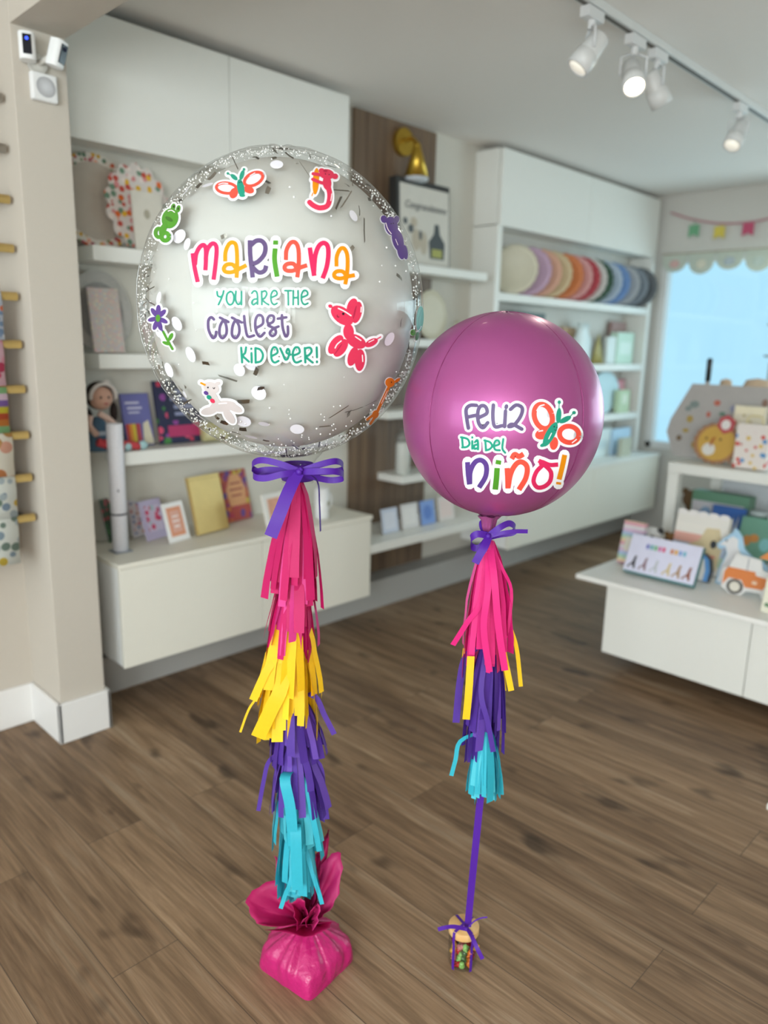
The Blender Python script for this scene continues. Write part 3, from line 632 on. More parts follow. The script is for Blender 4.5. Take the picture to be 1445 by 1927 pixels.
art('animal_sticker', 'figure', balloon, S1, [('o', 'violet', 1198, 408, 15, 18, -20), ('o', 'violet', 1256, 410, 13, 18, 10), ('o', 'violet', 1232, 440, 30, 44, -12), ('o', 'violet', 1262, 505, 26, 55, -14), ('o', 'violet', 1276, 560, 16, 36, -12), ('o', 'violet', 1296, 562, 12, 34, -8), ('s', 'hi', 4, [(1205, 425), (1215, 455), (1232, 478)]), ('s', 'hi', 3, [(1250, 500), (1262, 530)]), ('o', 'ink', 1230, 430, 2.5, 2.5, 0), ('o', 'ink', 1240, 428, 2.5, 2.5, 0)],
  ZB, ['violet', 'hi', 'ink'], 1.2, O1, 'purple balloon bear sticker', )
art('animal_sticker', 'figure', balloon, S1, [('o', 'green', 218, 352, 10, 17, 15), ('o', 'green', 242, 360, 10, 17, 15), ('o', 'green', 204, 405, 38, 48, 18), ('o', 'dkgreen', 200, 408, 20, 9, 30), ('s', 'green', 18, ring(152, 472, 15, 20, 0)), ('s', 'green', 20, ring(182, 490, 17, 18, 0)), ('o', 'green', 172, 455, 15, 32, 25), ('o', 'ink', 222, 350, 3.5, 6, 15), ('o', 'ink', 243, 360, 3.5, 6, 15), ('s', 'hi', 4, [(195, 372), (212, 368), (228, 378)])],
  ZB, ['green', 'dkgreen', 'ink', 'hi'], 3.6, O1, 'green balloon frog sticker')
art('flower_sticker', 'figure', balloon, S1, [('o', 'violet', 148+24*cos(a), 868+38*sin(a), 11, 24, math.degrees(atan2(38*sin(a), 24*cos(a)))-90) for a in [2*pi*i/7+.3 for i in range(7)]]+[('o', 'green', 149, 869, 11, 17, 0), ('s', 'green', 11, [(172, 930), (190, 965), (216, 1012)], 1), ('s', 'violet', 8, [(160, 905), (170, 930)]), ('o', 'green', 208, 955, 9, 20, 25), ('o', 'green', 188, 985, 20, 8, 20)],
  ZB, ['violet', 'green'], 3.2, O1, 'purple flower sticker with green stem')
art('animal_sticker', 'figure', balloon, S1, [('o', 'white', 450, 1278, 62, 26, -5), ('o', 'white', 385, 1300, 38, 18, -12), ('o', 'white', 478, 1325, 18, 40, -35), ('o', 'white', 502, 1285, 40, 17, 25), ('s', 'white', 40, [(390, 1200), (402, 1235), (425, 1275)], 1), ('o', 'white', 395, 1192, 38, 27, 20), ('s', 'orange', 9, [(370, 1180), (345, 1168)]), ('o', 'white', 425, 1172, 14, 9, -20),
  ('o', 'violet', 372, 1216, 12, 9, 30), ('o', 'teal', 386, 1236, 13, 10, 35), ('o', 'red', 402, 1252, 13, 9, 40), ('o', 'ink', 381, 1190, 4, 4, 0), ('s', 'ink', 3, [(403, 1190), (409, 1196), (413, 1189)]), ('s', 'hi', 5, [(430, 1265), (470, 1262)])], ZB, ['white', 'orange', 'violet', 'teal', 'red', 'ink', 'hi'], 4, O1, 'pale grey balloon animal sticker with orange horn')
art('animal_sticker', 'figure', balloon, S1, [('o', 'teal', 1366, 872, 17, 60, 4), ('s', 'dkteal', 4, [(1372, 830), (1360, 880), (1362, 920)]), ('o', 'green', 1333, 936, 12, 15, 0), ('o', 'dkgreen', 1352, 952, 8, 20, 10), ('s', 'hi', 3, [(1345, 930), (1360, 925), (1372, 905)]), ('o', 'ink', 1329, 933, 2.5, 3, 0)], ZB, ['teal', 'dkteal', 'green', 'dkgreen', 'hi', 'ink'], .8, O1, 'teal turtle sticker on the right edge')
art('animal_sticker', 'figure', balloon, S1, [('o', 'dkor', 1226, 1168, 22, 22, 20), ('s', 'dkor', 13, [(1222, 1185), (1192, 1250), (1160, 1318)], 1), ('o', 'dkor', 1260, 1158, 16, 7, -35), ('s', 'dkor', 11, [(1160, 1310), (1120, 1340)], 1), ('s', 'dkor', 11, [(1162, 1318), (1135, 1360)], 1), ('o', 'dkor', 1158, 1316, 15, 20, 20), ('o', 'ink', 1232, 1166, 2.5, 3, 0), ('s', 'hi', 2.5, [(1213, 1205), (1185, 1265)])], ZB, ['dkor', 'ink', 'hi'], .8, O1, 'orange balloon giraffe sticker')

# ---------------------------------------------------------------- pink balloon
S2 = Shell((1.12202, .80706, 1.18016), .17769, .18219)
pink = thing('pink_balloon', 'shiny round pink foil balloon with holiday greeting and butterfly', 'balloon', tuple(S2.c-Vector((0, 0, S2.b))))
m, nt, bs = newmat('pink_foil'); bs.inputs['Base Color'].default_value = lin('#a5528a'); bs.inputs['Specular IOR Level'].default_value = .25; bs.inputs['Metallic'].default_value = .36; bs.inputs['Roughness'].default_value = .36
bs.inputs['Coat Weight'].default_value = .13; bs.inputs['Coat Roughness'].default_value = .05
PINKFOIL = m
b = MB(); vs = []; fs = []; n, mm = 128, 72; ph0 = radians(-96)
for i in range(mm+1):
    p = pi*i/mm
    for j in range(n):
        a = 2*pi*j/n; d = Vector((sin(p)*cos(a), sin(p)*sin(a), cos(p)))
        ds = abs(((a-ph0+pi/4) % (pi/2))-pi/4)                       # angle from the nearest of four welds
        cr = .0012*math.exp(-(ds/.03)**2)+.0011*math.exp(-(ds/.16)**2)*abs(sin(p*26))*(.4+.6*sin(p)**2)
        pk = .008*math.exp(-((pi-p)/.22)**2)*abs(sin(a*11))+.004*math.exp(-(p/.2)**2)*abs(sin(a*9))
        vs.append(S2.pt(d, -cr*sin(p)-pk)[0])
for i in range(mm):
    for j in range(n): k2 = (j+1) % n; fs.append((i*n+j, (i+1)*n+j, (i+1)*n+k2, i*n+k2))
b.add(vs, fs, 0, True); b.build('foil_globe', PINKFOIL, pink)
for q in range(4):
    b = MB(); pts = []
    for i in range(60):
        p = .06+(pi-.12)*i/59; a = ph0+q*pi/2; pts.append(S2.pt((sin(p)*cos(a), sin(p)*sin(a), cos(p)), -.0009)[0])
    b.tube(pts, .0007, 5); b.build('weld_seam', M('#8f3d70', .35, .5), pink)
N2 = dep(918, 1003, 1.402)
TOP2 = S2.c-Vector((0, 0, S2.b-.004))
b = MB(); rr = lambda a: 1+.22*sin(a*5)
b.lathe([(.020, .034), (.0135, .026), (.0115, .014), (.0085, .002), (.004, -.004), (0, -.004)], N2, 30, rad=rr)
b.build('neck', PINKFOIL, pink)
O2 = .0006
words(pink, S2, ZC, 'purple', 22, [[(540, 664), (500, 664), (474, 690), (478, 750), (488, 810)], [(478, 740), (535, 728)], [(556, 742), (606, 715), (600, 676), (572, 666), (550, 700), (552, 770), (580, 808), (612, 775)],
  [(648, 662), (645, 740), (658, 800), (706, 794)], [(726, 700), (720, 800)], [(732, 668), (730, 678)], [(758, 690), (795, 662), (833, 682), (822, 735), (780, 790), (745, 800), (770, 785), (830, 816)]], 4.4, O2, 'purple first word of the greeting', fill=[(580, 740, 34, 55, 0), (680, 735, 32, 60, 0), (785, 735, 40, 60, 15), (520, 700, 34, 24, 0)])
words(pink, S2, ZC, 'teal', 13, [[(447, 868), (452, 932)], [(440, 868), (482, 880), (495, 910), (478, 930), (448, 934)], [(513, 893), (513, 942)], [(513, 868), (513, 871)], [(530, 900), (545, 886), (550, 910), (550, 946)], [(549, 915), (528, 920), (526, 942), (548, 938)]], 3.8, O2, 'small teal word, left one of the second line')
words(pink, S2, ZC, 'teal', 13, [[(596, 888), (601, 952)], [(590, 888), (626, 900), (640, 925), (624, 945), (600, 953)], [(655, 925), (686, 912), (680, 890), (662, 892), (652, 920), (660, 948), (690, 952)], [(712, 880), (706, 940), (724, 968)]], 3.8, O2, 'small teal word, right one of the second line')
bk = MB(); kz = ZC[2]; tr2 = lambda p: (ZC[0]+p[0]/kz, ZC[1]+p[1]/kz)
NINO = [('violet', 32, [[(482, 1028), (486, 1100), (495, 1172)], [(496, 1168), (500, 1090), (530, 1030), (570, 1016), (602, 1050), (598, 1120), (556, 1192)]]),
        ('green', 36, [[(672, 1066), (668, 1130), (660, 1205)], [(683, 1016), (678, 1043)]]),
        ('coral', 34, [[(736, 1066), (740, 1130), (742, 1198)], [(742, 1190), (760, 1100), (795, 1040), (832, 1028), (864, 1060), (856, 1130), (812, 1206)], [(765, 1008), (785, 978), (812, 992), (842, 976)]]),
        ('pink', 28, [[(938, 1018), (968, 1040), (925, 1090), (906, 1150), (930, 1190), (975, 1185), (1012, 1150), (1018, 1095), (985, 1055), (945, 1030)], [(960, 1026), (1010, 1046), (1064, 1044)]]),
        ('orange', 32, [[(1106, 982), (1090, 1060), (1070, 1140)], [(1068, 1157), (1066, 1172)]])]
for i, (c, w, sts) in enumerate(NINO):
    for st in sts:
        pts = [tr2(q) for q in st]; stroke2(bk, S2, pts, w/kz+2*5.4, O2+.00004*i)
        for q in pts: cap2(bk, S2, q, w/kz/2+5.2, O2+.00004*i)
for q in ((545, 1105, 48, 70, 8), (800, 1115, 50, 70, 8), (960, 1120, 48, 62, 0), (1035, 1080, 26, 34, 0)): oval2(bk, S2, tr2(q[:2]), q[2]/kz, q[3]/kz, q[4], O2+.00003)
nino = bk.build('word_sticker', LETTER_W, pink, fix=False); tag(nino, 'big multicoloured last word of the greeting')
for c, w, sts in NINO:
    b = MB()
    for j, st in enumerate(sts): stroke2(b, S2, [tr2(q) for q in st], w/kz, O2+.0008+.0001*j, n=7)
    b.build('letter', ART[c], nino, fix=False)
art('butterfly_sticker', 'figure', pink, S2, [('b', 968, 735, 50, 74, -18), ('b', 1134, 850, 56, 46, 10), ('s', 'coral', 34, ring(968, 735, 56, 80, -18)), ('s', 'coral', 32, ring(1134, 850, 62, 52, 10)), ('o', 'coral', 958, 850, 44, 33, -15), ('o', 'coral', 1036, 908, 27, 42, 8), ('o', 'teal', 1012, 850, 30, 88, 28), ('o', 'teal', 966, 918, 20, 12, -20),
  ('o', 'teal', 1066, 730, 17, 50, 5), ('o', 'teal', 1108, 755, 17, 42, 62), ('s', 'teal', 6, [(1067, 690), (1069, 648)]), ('o', 'teal', 1069, 644, 11, 12, 0), ('s', 'teal', 6, [(1138, 735), (1162, 712)]), ('o', 'teal', 1163, 711, 12, 11, 0), ('s', 'hi', 8, [(925, 700), (945, 670), (975, 660)]), ('s', 'hi', 7, [(1150, 905), (1180, 880)]), ('s', 'hi', 7, [(935, 830), (965, 825)]), ('s', 'hi', 5, [(1000, 880), (1020, 840)]), ('o', 'ink', 1036, 800, 4, 5, 0), ('o', 'ink', 1054, 806, 4, 5, 0), ('s', 'ink', 3, [(1036, 818), (1044, 824), (1052, 820)])],
  ZC, ['coral', 'teal', 'hi', 'ink'], 4.8, O2, 'coral butterfly sticker with teal body')

# ---------------------------------------------------------------- satin bows
RIB = M('#4d1d90', .5, var=.05, scale=400); RIB.node_tree.nodes['Principled BSDF'].inputs['Specular IOR Level'].default_value = .3
def rib(name, parent, px_pts, width, twist=None, m=None, t0=None, nrm=None):
    """satin ribbon through (px, py, depth) points; width in metres; edge direction mostly vertical unless given"""
    P = smooth_path([dep(*p) for p in px_pts], 7); k = len(P); wv = []
    for i in range(k):
        d = (P[min(i+1, k-1)]-P[max(i-1, 0)]).normalized()
        e = Vector(nrm) if nrm else _U
        w = (e-d*e.dot(d))
        if w.length < .05: w = _F.cross(d)
        wv.append(w.normalized()*width/2)
    b = MB(); b.strip(P, wv); return b.build(name, m or RIB, parent, fix=False)
tb = 1.425
bow = thing('ribbon_bow', 'wide purple satin bow with four loops under the clear balloon', 'bow', tuple(dep(562, 895, tb)))
b = MB(); b.lathe([(.0302, -.032), (.0315, -.028), (.0318, -.004), (.0300, .001)], NECK1, 30); b.build('neck_wrap', RIB, bow, solid=.0006)
for pts in ([(562, 887, tb-.03), (530, 874, tb-.035), (495, 866, tb-.03), (477, 871, tb-.01), (476, 882, tb+.012), (500, 891, tb+.01), (562, 890, tb-.02)],
            [(562, 889, tb-.03), (530, 893, tb-.045), (500, 900, tb-.04), (480, 898, tb-.03), (478, 890, tb-.004), (505, 884, tb+.005), (560, 888, tb-.02)],
            [(566, 887, tb-.03), (600, 875, tb-.03), (630, 868, tb-.022), (644, 873, tb), (643, 884, tb+.015), (615, 888, tb+.012), (566, 889, tb-.02)],
            [(566, 888, tb-.03), (600, 887, tb-.045), (628, 887, tb-.04), (645, 892, tb-.02), (643, 901, tb), (615, 903, tb+.004), (566, 891, tb-.02)]):
    rib('loop', bow, pts, .0118)
rib('tail', bow, [(560, 890, tb-.035), (543, 925, tb-.05), (525, 970, tb-.055), (509, 1010, tb-.05)], .024, nrm=_R)
rib('tail', bow, [(566, 892, tb-.03), (588, 896, tb-.03), (599, 912, tb-.02), (601, 945, tb-.01), (603, 1000, tb)], .010, nrm=_F*.97+_R*.2)
b = MB(); p = dep(563, 888, tb-.036); b.ball(p, .0065, .0065, .007); b.ball(p+_R*.003+_U*.004, .005); b.build('knot', RIB, bow)
t2 = 1.385
bow2 = thing('ribbon_bow', 'small purple satin bow tied under the pink balloon', 'bow', tuple(dep(918, 1010, t2)))
rib('loop', bow2, [(918, 1008, t2-.012), (898, 1005, t2-.02), (886, 1014, t2-.012), (889, 1029, t2+.002), (903, 1030, t2+.002), (918, 1012, t2-.01)], .0125)
rib('loop', bow2, [(920, 1008, t2-.012), (940, 993, t2-.02), (958, 985, t2-.012), (969, 992, t2), (965, 1002, t2+.006), (940, 1006, t2+.004), (920, 1011, t2-.01)], .0115)
rib('tail', bow2, [(919, 1010, t2-.016), (912, 1028, t2-.028), (903, 1043, t2-.03), (894, 1060, t2-.028)], .0145, nrm=_R)
rib('tail', bow2, [(921, 1009, t2-.014), (945, 1003, t2-.02), (968, 1000, t2-.018), (993, 1000, t2-.012)], .0075)
rib('loop', bow2, [(918, 1006, t2+.004), (908, 996, t2+.012), (906, 984, t2+.016), (913, 978, t2+.02)], .009, nrm=_R)
b = MB(); b.ball(dep(919, 1009, t2-.016), .0055, .005, .0055); b.build('knot', RIB, bow2)

# ---------------------------------------------------------------- tissue tassel garlands
def tint(h1, h2, tr=.18): return [M(h1, .62, var=.05, scale=160, trans=tr), M(h2, .62, var=.05, scale=160, trans=tr)]
TCOL = {'pink': tint('#c60560', '#dd3a8c'), 'hotpink': tint('#e01f7c', '#ee5aa6'), 'yellow': tint('#f6c40c', '#fbd325'), 'purple': tint('#502c94', '#6844aa'), 'teal': tint('#2fb0c4', '#50c4d4')}
def axis_fn(top, bot):
    (x0, y0, t0_), (x1, y1, t1) = top, bot
    return lambda y: t0_+(t1-t0_)*(y-y0)/(y1-y0)
def tassel(parent, tf, col, label, top, spread_top, bot_x, bot_y, n, w, seed, hook=.06, extra=()):
    """one tissue tassel: strips from a knot at pixel top, falling to bot_y between bot_x, standing out to the same radius in depth"""
    rg = random.Random(seed); b = MB()
    x0, y0 = top; cx_ = (bot_x[0]+bot_x[1])/2; half = (bot_x[1]-bot_x[0])/2
    for i in range(n):
        a = 2*pi*(i+rg.uniform(-.3, .3))/n; rad_ = rg.uniform(.62, 1.0) if i % 3 else rg.uniform(.3, .7)
        dx = cos(a)*rad_; dz = sin(a)*rad_; yb = rg.uniform(*bot_y)
        tm = tf((y0+yb)/2); mpp = tm/FPX
        pts = []; kk = 7; sw = rg.uniform(-.05, .05)
        for q in range(kk+1):
            s_ = q/kk; y = y0+(yb-y0)*s_; g = min(1, s_**.75*1.02)
            g2 = g+hook*sin(s_*pi)*rg.uniform(.6, 1.3)
            x = x0+(cx_-x0)*s_+(spread_top*(1-s_)+half*g2)*dx+sw*half*s_*s_*2
            pts.append(dep(x, y, tf(y)+(spread_top*(1-s_)+half*g2)*dz*mpp*.8))
        ww = w*rg.uniform(.7, 1.3); out = (_R*cos(a)+_F*sin(a)); tg = Vector((0, 0, 1)).cross(out).normalized(); tw = rg.uniform(-.7, .7)
        wv = []
        for q in range(kk+1):
            e = Matrix.Rotation(tw*(.3+q/kk*.7), 3, 'Z') @ tg; wv.append(e*ww/2*(.55+.45*min(1, q/2.5)))
        b.strip(pts, wv, 1 if rg.random() < .28 else 0)
    for ex in extra:
        P = smooth_path([dep(x0+(ex[0][0][0]-x0)*.15, y0+6, tf(y0)-.004)]+[dep(x, y, tf(y)+dd) for x, y, dd in ex[0]], 4); k = len(P); wv = []
        for i in range(k):
            d = (P[min(i+1, k-1)]-P[max(i-1, 0)]).normalized(); e = ex[2] if len(ex) > 2 else _R
            wv.append((e-d*e.dot(d)).normalized()*ex[1]/2)
        b.strip(P, wv, ex[3] if len(ex) > 3 else 0)
    # gathered top
    p = dep(x0, y0, tf(y0)); b.lathe([(0, .004), (.004+spread_top*tf(y0)/FPX*.7, 0), (.004+spread_top*tf(y0)/FPX, -.02), (0, -.02)], p, 12, 0)
    return tag(b.build('tassel', TCOL[col], parent, fix=False), label)
g1 = thing('tassel_garland', 'long tissue tassel garland hanging from the clear balloon to pink weight', 'garland', tuple(dep(568, 1715, 1.585)))
f1 = axis_fn((560, 905, 1.445), (570, 1715, 1.575))
b = MB(); b.tube([NECK1-Vector((0, 0, .03)), dep(550, 1300, f1(1300)), dep(572, 1740, 1.595)], .0022, 6); b.build('cord', M('#e8e4da', .6), g1)
tassel(g1, f1, 'pink', 'upper deep pink tassel', (560, 905), 9, (494, 606), (1085, 1150), 54, .0165, 1)
tassel(g1, f1, 'pink', 'lower deep pink tassel', (556, 1060), 12, (489, 602), (1175, 1248), 54, .0165, 2)
tassel(g1, f1, 'yellow', 'upper yellow tassel', (552, 1130), 10, (476, 606), (1295, 1335), 46, .018, 3, extra=[([(520, 1230, -.03), (500, 1265, -.04), (476, 1318, -.04)], .016)])
tassel(g1, f1, 'yellow', 'lower yellow tassel', (548, 1190), 14, (480, 604), (1335, 1398), 46, .018, 4, extra=[([(490, 1300, 0), (468, 1335, .0), (452, 1378, .0)], .0045), ([(530, 1290, -.05), (510, 1335, -.055), (485, 1388, -.05)], .028)])
tassel(g1, f1, 'purple', 'upper purple tassel', (550, 1300), 14, (500, 616), (1400, 1465), 44, .016, 5, extra=[([(592, 1310, -.01), (610, 1345, -.01), (629, 1382, -.01)], .011)])
tassel(g1, f1, 'purple', 'lower purple tassel', (553, 1400), 16, (500, 622), (1480, 1548), 44, .0155, 6, extra=[([(508, 1430, 0), (496, 1470, 0), (486, 1526, 0)], .0085), ([(600, 1440, 0), (607, 1490, 0), (614, 1542, 0)], .013)])
tassel(g1, f1, 'teal', 'upper teal tassel', (553, 1440), 13, (511, 614), (1565, 1618), 40, .0165, 7, extra=[([(536, 1465, -.06), (546, 1520, -.065), (552, 1592, -.06)], .021), ([(576, 1480, -.03), (590, 1545, -.035), (601, 1602, -.03)], .011)])
tassel(g1, f1, 'teal', 'lower teal tassel', (556, 1540), 14, (520, 606), (1660, 1700), 36, .0165, 8, extra=[([(548, 1650, -.05), (538, 1680, -.05), (528, 1710, -.05)], .0085), ([(590, 1650, -.03), (600, 1680, -.03), (606, 1702, -.03)], .009), ([(556, 1560, -.06), (558, 1620, -.065), (560, 1675, -.06)], .022)])
g2 = thing('tassel_garland', 'shorter tissue tassel garland hanging below the pink balloon', 'garland', tuple(dep(908, 1505, 1.505)))
f2 = axis_fn((918, 1015, 1.402), (908, 1505, 1.515))
tassel(g2, f2, 'hotpink', 'hot pink tassel', (920, 1018), 9, (864, 962), (1190, 1275), 56, .0125, 21, hook=.12, extra=[([(905, 1130, -.03), (880, 1170, -.03), (852, 1214, -.02)], .0105), ([(945, 1070, -.01), (962, 1110, .0), (958, 1170, .0), (952, 1200, 0)], .006), ([(930, 1090, -.045), (938, 1180, -.05), (950, 1262, -.045)], .013), ([(918, 1110, -.05), (910, 1180, -.055), (921, 1265, -.05)], .012)])
tassel(g2, f2, 'purple', 'purple tassel', (921, 1200), 12, (866, 948), (1350, 1440), 40, .014, 22, extra=[([(905, 1300, -.04), (918, 1360, -.045), (928, 1415, -.04)], .010), ([(878, 1235, 0), (866, 1280, 0), (858, 1360, 0)], .014)])
tassel(g2, f2, 'teal', 'teal tassel', (914, 1370), 10, (872, 948), (1470, 1512), 34, .0135, 23, extra=[([(866, 1395, 0), (857, 1430, 0), (849, 1460, 0)], .0085)])
y = MB()
for P_, w_ in (([(886, 1235, -.04), (882, 1300, -.05), (877, 1354, -.05)], .014), ([(940, 1190, -.02), (950, 1240, -.02), (962, 1300, -.02)], .0115), ([(958, 1175, .01), (972, 1220, .01), (980, 1292, .01)], .008), ([(936, 1230, .02), (945, 1270, .02), (948, 1300, .02)], .010), ([(874, 1220, .03), (868, 1270, .03), (865, 1310, .03)], .006)):
    P = smooth_path([dep(a_, b_, f2(b_)+c_) for a_, b_, c_ in P_], 5); k3 = len(P)
    dd = [(P[min(i+1, k3-1)]-P[max(i-1, 0)]).normalized() for i in range(k3)]
    y.strip(P, [(_R-d*_R.dot(d)).normalized()*w_/2 for d in dd])
tag(y.build('tassel', TCOL['yellow'][0], g2, fix=False), 'thin yellow tassel')
# cord of the short garland and the ribbon down to the jar
JX, JY = 1.1225, .8300; JH = .083
rb = MB(); P = smooth_path([dep(912, 1440, f2(1440)), dep(905, 1492, f2(1492)), dep(895, 1590, 1.535), dep(886, 1680, 1.565), dep(880, 1745, 1.585)], 8)
rb.strip(P, [(_R-Vector((0, 0, 1))*0).normalized()*.0072 for _ in P])
tag(rb.build('ribbon', RIB), 'narrow purple ribbon running from the tassel down to candy jar', 'ribbon')

# ---------------------------------------------------------------- wrapped pink weight
BX, BY = .884, 1.064; BH = .100
wt = thing('balloon_weight', 'pink plastic wrapped weight with gathered tissue ruffle on the floor', 'balloon weight', (BX, BY, 0))
m, nt, bs = newmat('pink_plastic'); bs.inputs['Base Color'].default_value = lin('#ba1d69'); bs.inputs['Roughness'].default_value = .34; bs.inputs['Specular IOR Level'].default_value = .6
nz = nt.nodes.new('ShaderNodeTexNoise'); nz.inputs['Scale'].default_value = 45; nz.inputs['Detail'].default_value = 3; tc = nt.nodes.new('ShaderNodeTexCoord'); nt.links.new(tc.outputs['Object'], nz.inputs['Vector'])
bp = nt.nodes.new('ShaderNodeBump'); bp.inputs['Strength'].default_value = .75; bp.inputs['Distance'].default_value = .006; nt.links.new(nz.outputs['Fac'], bp.inputs['Height']); nt.links.new(bp.outputs[0], bs.inputs['Normal'])
b = MB(); n = 160; rows = 26; vs = []; fs = []
pl = random.Random(5)
def creases(k, seed):
    g = random.Random(seed); kn = [(i+g.uniform(-.38, .38))*2*pi/k for i in range(k)]; vv = [g.uniform(.2, 1)*(1 if i % 2 else -1) for i in range(k)]
    def f(a):
        a %= 2*pi
        for i in range(k):
            a0, a1 = kn[i], kn[(i+1) % k]
            if i == k-1: a1 += 2*pi
            aa = a if a >= a0 else (a+2*pi if i == k-1 else a)
            if a0 <= aa <= a1: t = (aa-a0)/(a1-a0); return vv[i]*(1-t)+vv[(i+1) % k]*t
        return 0
    return f
cA = creases(34, 4); cB = creases(18, 9); cC = creases(9, 12)
hw = .0765
for i in range(rows+1):
    s_ = i/rows
    for j in range(n):
        a = 2*pi*j/n; ca, sa = cos(a), sin(a)
        e = 9.0-6.4*min(1, s_*1.15)                                                # squarish base, round neck
        sq = 1/((abs(ca)**e+abs(sa)**e)**(1/e))
        if s_ < .30: r = hw*(1+.05*sin(s_/.30*pi*.6)); z = BH*.40*s_/.30
        else: u_ = min(1, (s_-.30)/.70); r = hw*1.047*(1-u_**1.5)+.0095*u_; z = BH*(.40+.60*u_**.92)
        up = min(1, s_*1.4); twist = .25*sin(s_*3)
        pleat = cA(a+twist*.3)*(.0006+.0055*up*(1-s_*.65))+cB(a-twist)*.006*(1-abs(s_-.45)*1.7)+cC(a+twist)*.005*(1-s_)*s_*4
        r *= sq**(1-.75*s_); r += pleat
        vs.append(Vector((BX+r*ca, BY+r*sa, max(.0005, z+pleat*.5*s_))))
for i in range(rows):
    for j in range(n): k2 = (j+1) % n; fs.append((i*n+j, i*n+k2, (i+1)*n+k2, (i+1)*n+j))
b.add(vs, fs, 0, True); b.add([vs[j] for j in range(n)], [tuple(range(n))[::-1]], 0)
T = Matrix.Translation((BX, BY, 0)) @ Matrix.Rotation(radians(8), 4, 'Z') @ Matrix.Translation((-BX, -BY, 0)); b.v = [T @ v for v in b.v]
b.build('wrapped_base', m, wt)
PTIS = M('#bd0f60', .55, var=.06, scale=90, trans=.3); PTIS2 = M('#cc2a76', .55, var=.06, scale=90, trans=.3)
def petal(outline, mid, bend, mm_, seed):
    """tissue leaf: fan from the gather to an outline of (px,py,depth) points, crumpled"""
    rg = random.Random(seed); b = MB(); R0 = [dep(*p) for p in outline]; c = Vector(mid); k = len(R0); m_ = 8; vs = []; fs = []
    R0 = smooth_path(R0, 3); k = len(R0); ph = rg.uniform(0, 6)
    for i, p in enumerate(R0):
        for j in range(m_+1):
            s_ = j/m_; q = c.lerp(p, s_)+Vector((0, 0, 1))*bend*sin(s_*pi)-_F*.006*sin(s_*pi)*sin(i*1.1+ph)+_R*.003*sin(i*2.3+s_*4)
            vs.append(q)
    for i in range(k-1):
        for j in range(m_): fs.append((i*(m_+1)+j, i*(m_+1)+j+1, (i+1)*(m_+1)+j+1, (i+1)*(m_+1)+j))
    b.add(vs, fs, 0, True); return b.build('tissue_ruffle', mm_, wt, solid=.0004)
MID = Vector((BX, BY, BH-.002)); t5 = 1.58
petal([(560, 1738, t5-.03), (520, 1744, t5-.04), (485, 1738, t5-.03), (470, 1716, t5-.02), (464, 1690, t5), (485, 1670, t5+.01), (512, 1657, t5+.02), (540, 1662, t5+.01), (556, 1690, t5-.01)], MID, .0, PTIS, 1)
petal([(590, 1735, t5-.03), (612, 1720, t5-.01), (632, 1695, t5+.01), (642, 1650, t5+.02), (641, 1605, t5+.03), (618, 1612, t5+.03), (600, 1640, t5+.03), (592, 1690, t5+.01)], MID, 0, PTIS2, 2)
petal([(600, 1700, t5+.03), (610, 1640, t5+.04), (620, 1560, t5+.05), (605, 1590, t5+.05), (588, 1620, t5+.05), (575, 1660, t5+.05), (570, 1700, t5+.04)], MID, 0, PTIS, 3)
petal([(520, 1655, t5+.05), (518, 1610, t5+.06), (530, 1640, t5+.06), (560, 1690, t5+.05)], MID, 0, PTIS2, 4)
petal([(590, 1752, t5-.05), (600, 1725, t5-.05), (600, 1700, t5-.04), (585, 1715, t5-.045), (565, 1740, t5-.05)], MID, 0, PTIS2, 5)
petal([(560, 1752, t5-.045), (555, 1725, t5-.05), (550, 1700, t5-.04), (566, 1690, t5-.04), (578, 1715, t5-.05), (576, 1745, t5-.05)], MID, 0, PTIS, 6)
petal([(500, 1750, t5-.02), (540, 1755, t5-.05), (575, 1764, t5-.055), (610, 1752, t5-.05), (625, 1735, t5-.02), (600, 1738, t5-.03), (550, 1742, t5-.03)], MID, 0, PTIS, 7)
b = MB(); b.lathe([(.011, -.004), (.0125, 0), (.011, .004)], MID, 18); b.build('tie', M('#b50d58', .5), wt)

# ---------------------------------------------------------------- candy jar
jar = thing('candy_jar', 'small glass jar of gummy sweets with wooden lid tied with ribbon', 'jar', (JX, JY, 0))
b = MB(); R_ = .0305
b.lathe([(0, .002), (.022, .002), (.0285, .004), (R_, .009), (R_, JH-.014), (.027, JH-.008), (.0265, JH-.003)], (JX, JY, 0), 40)
b.build('glass_body', glass('jar_glass', (.90, .92, .90, 1), 1.5, .85, .02, .07), jar)
b = MB(); b.lathe([(0, JH-.004), (.0312, JH-.004), (.0325, JH-.002), (.0325, JH+.012), (.0312, JH+.0135), (0, JH+.0135)], (JX, JY, 0), 40)
b.build('lid', wood_panel('beech', '#d09c5e', '#e2bd84'), jar)
LZ = JH+.0145
jb = thing('ribbon_bow', 'purple ribbon wrapped around the candy jar and knotted on its lid', 'bow', (JX, JY, LZ))
def wrap(ang):
    c, s_ = cos(ang), sin(ang); P = [(0, LZ+.001), (.029, LZ), (.0338, LZ-.003), (.0345, JH-.004), (.0325, JH-.02), (.0325, .012), (.0318, .004)]
    pts = [Vector((JX+r*c, JY+r*s_, z)) for r, z in P]; b = MB(); b.strip(pts, [Vector((-s_, c, 0))*.0032]*len(pts)); b.build('band', RIB, jb)
fa = atan2(-JY, -JX)
for da in (-.62, .62, -.62+pi, .62+pi): wrap(fa+da)
tj = 1.57
rib('tail', jb, [(876, 1748, tj), (855, 1744, tj-.01), (840, 1745, tj-.015), (824, 1749, tj-.015)], .0085)
rib('tail', jb, [(880, 1749, tj), (889, 1765, tj-.02), (898, 1785, tj-.03), (908, 1805, tj-.03)], .0085, nrm=_R)
rib('tail', jb, [(882, 1744, tj), (892, 1734, tj), (904, 1728, tj), (917, 1726, tj)], .003)
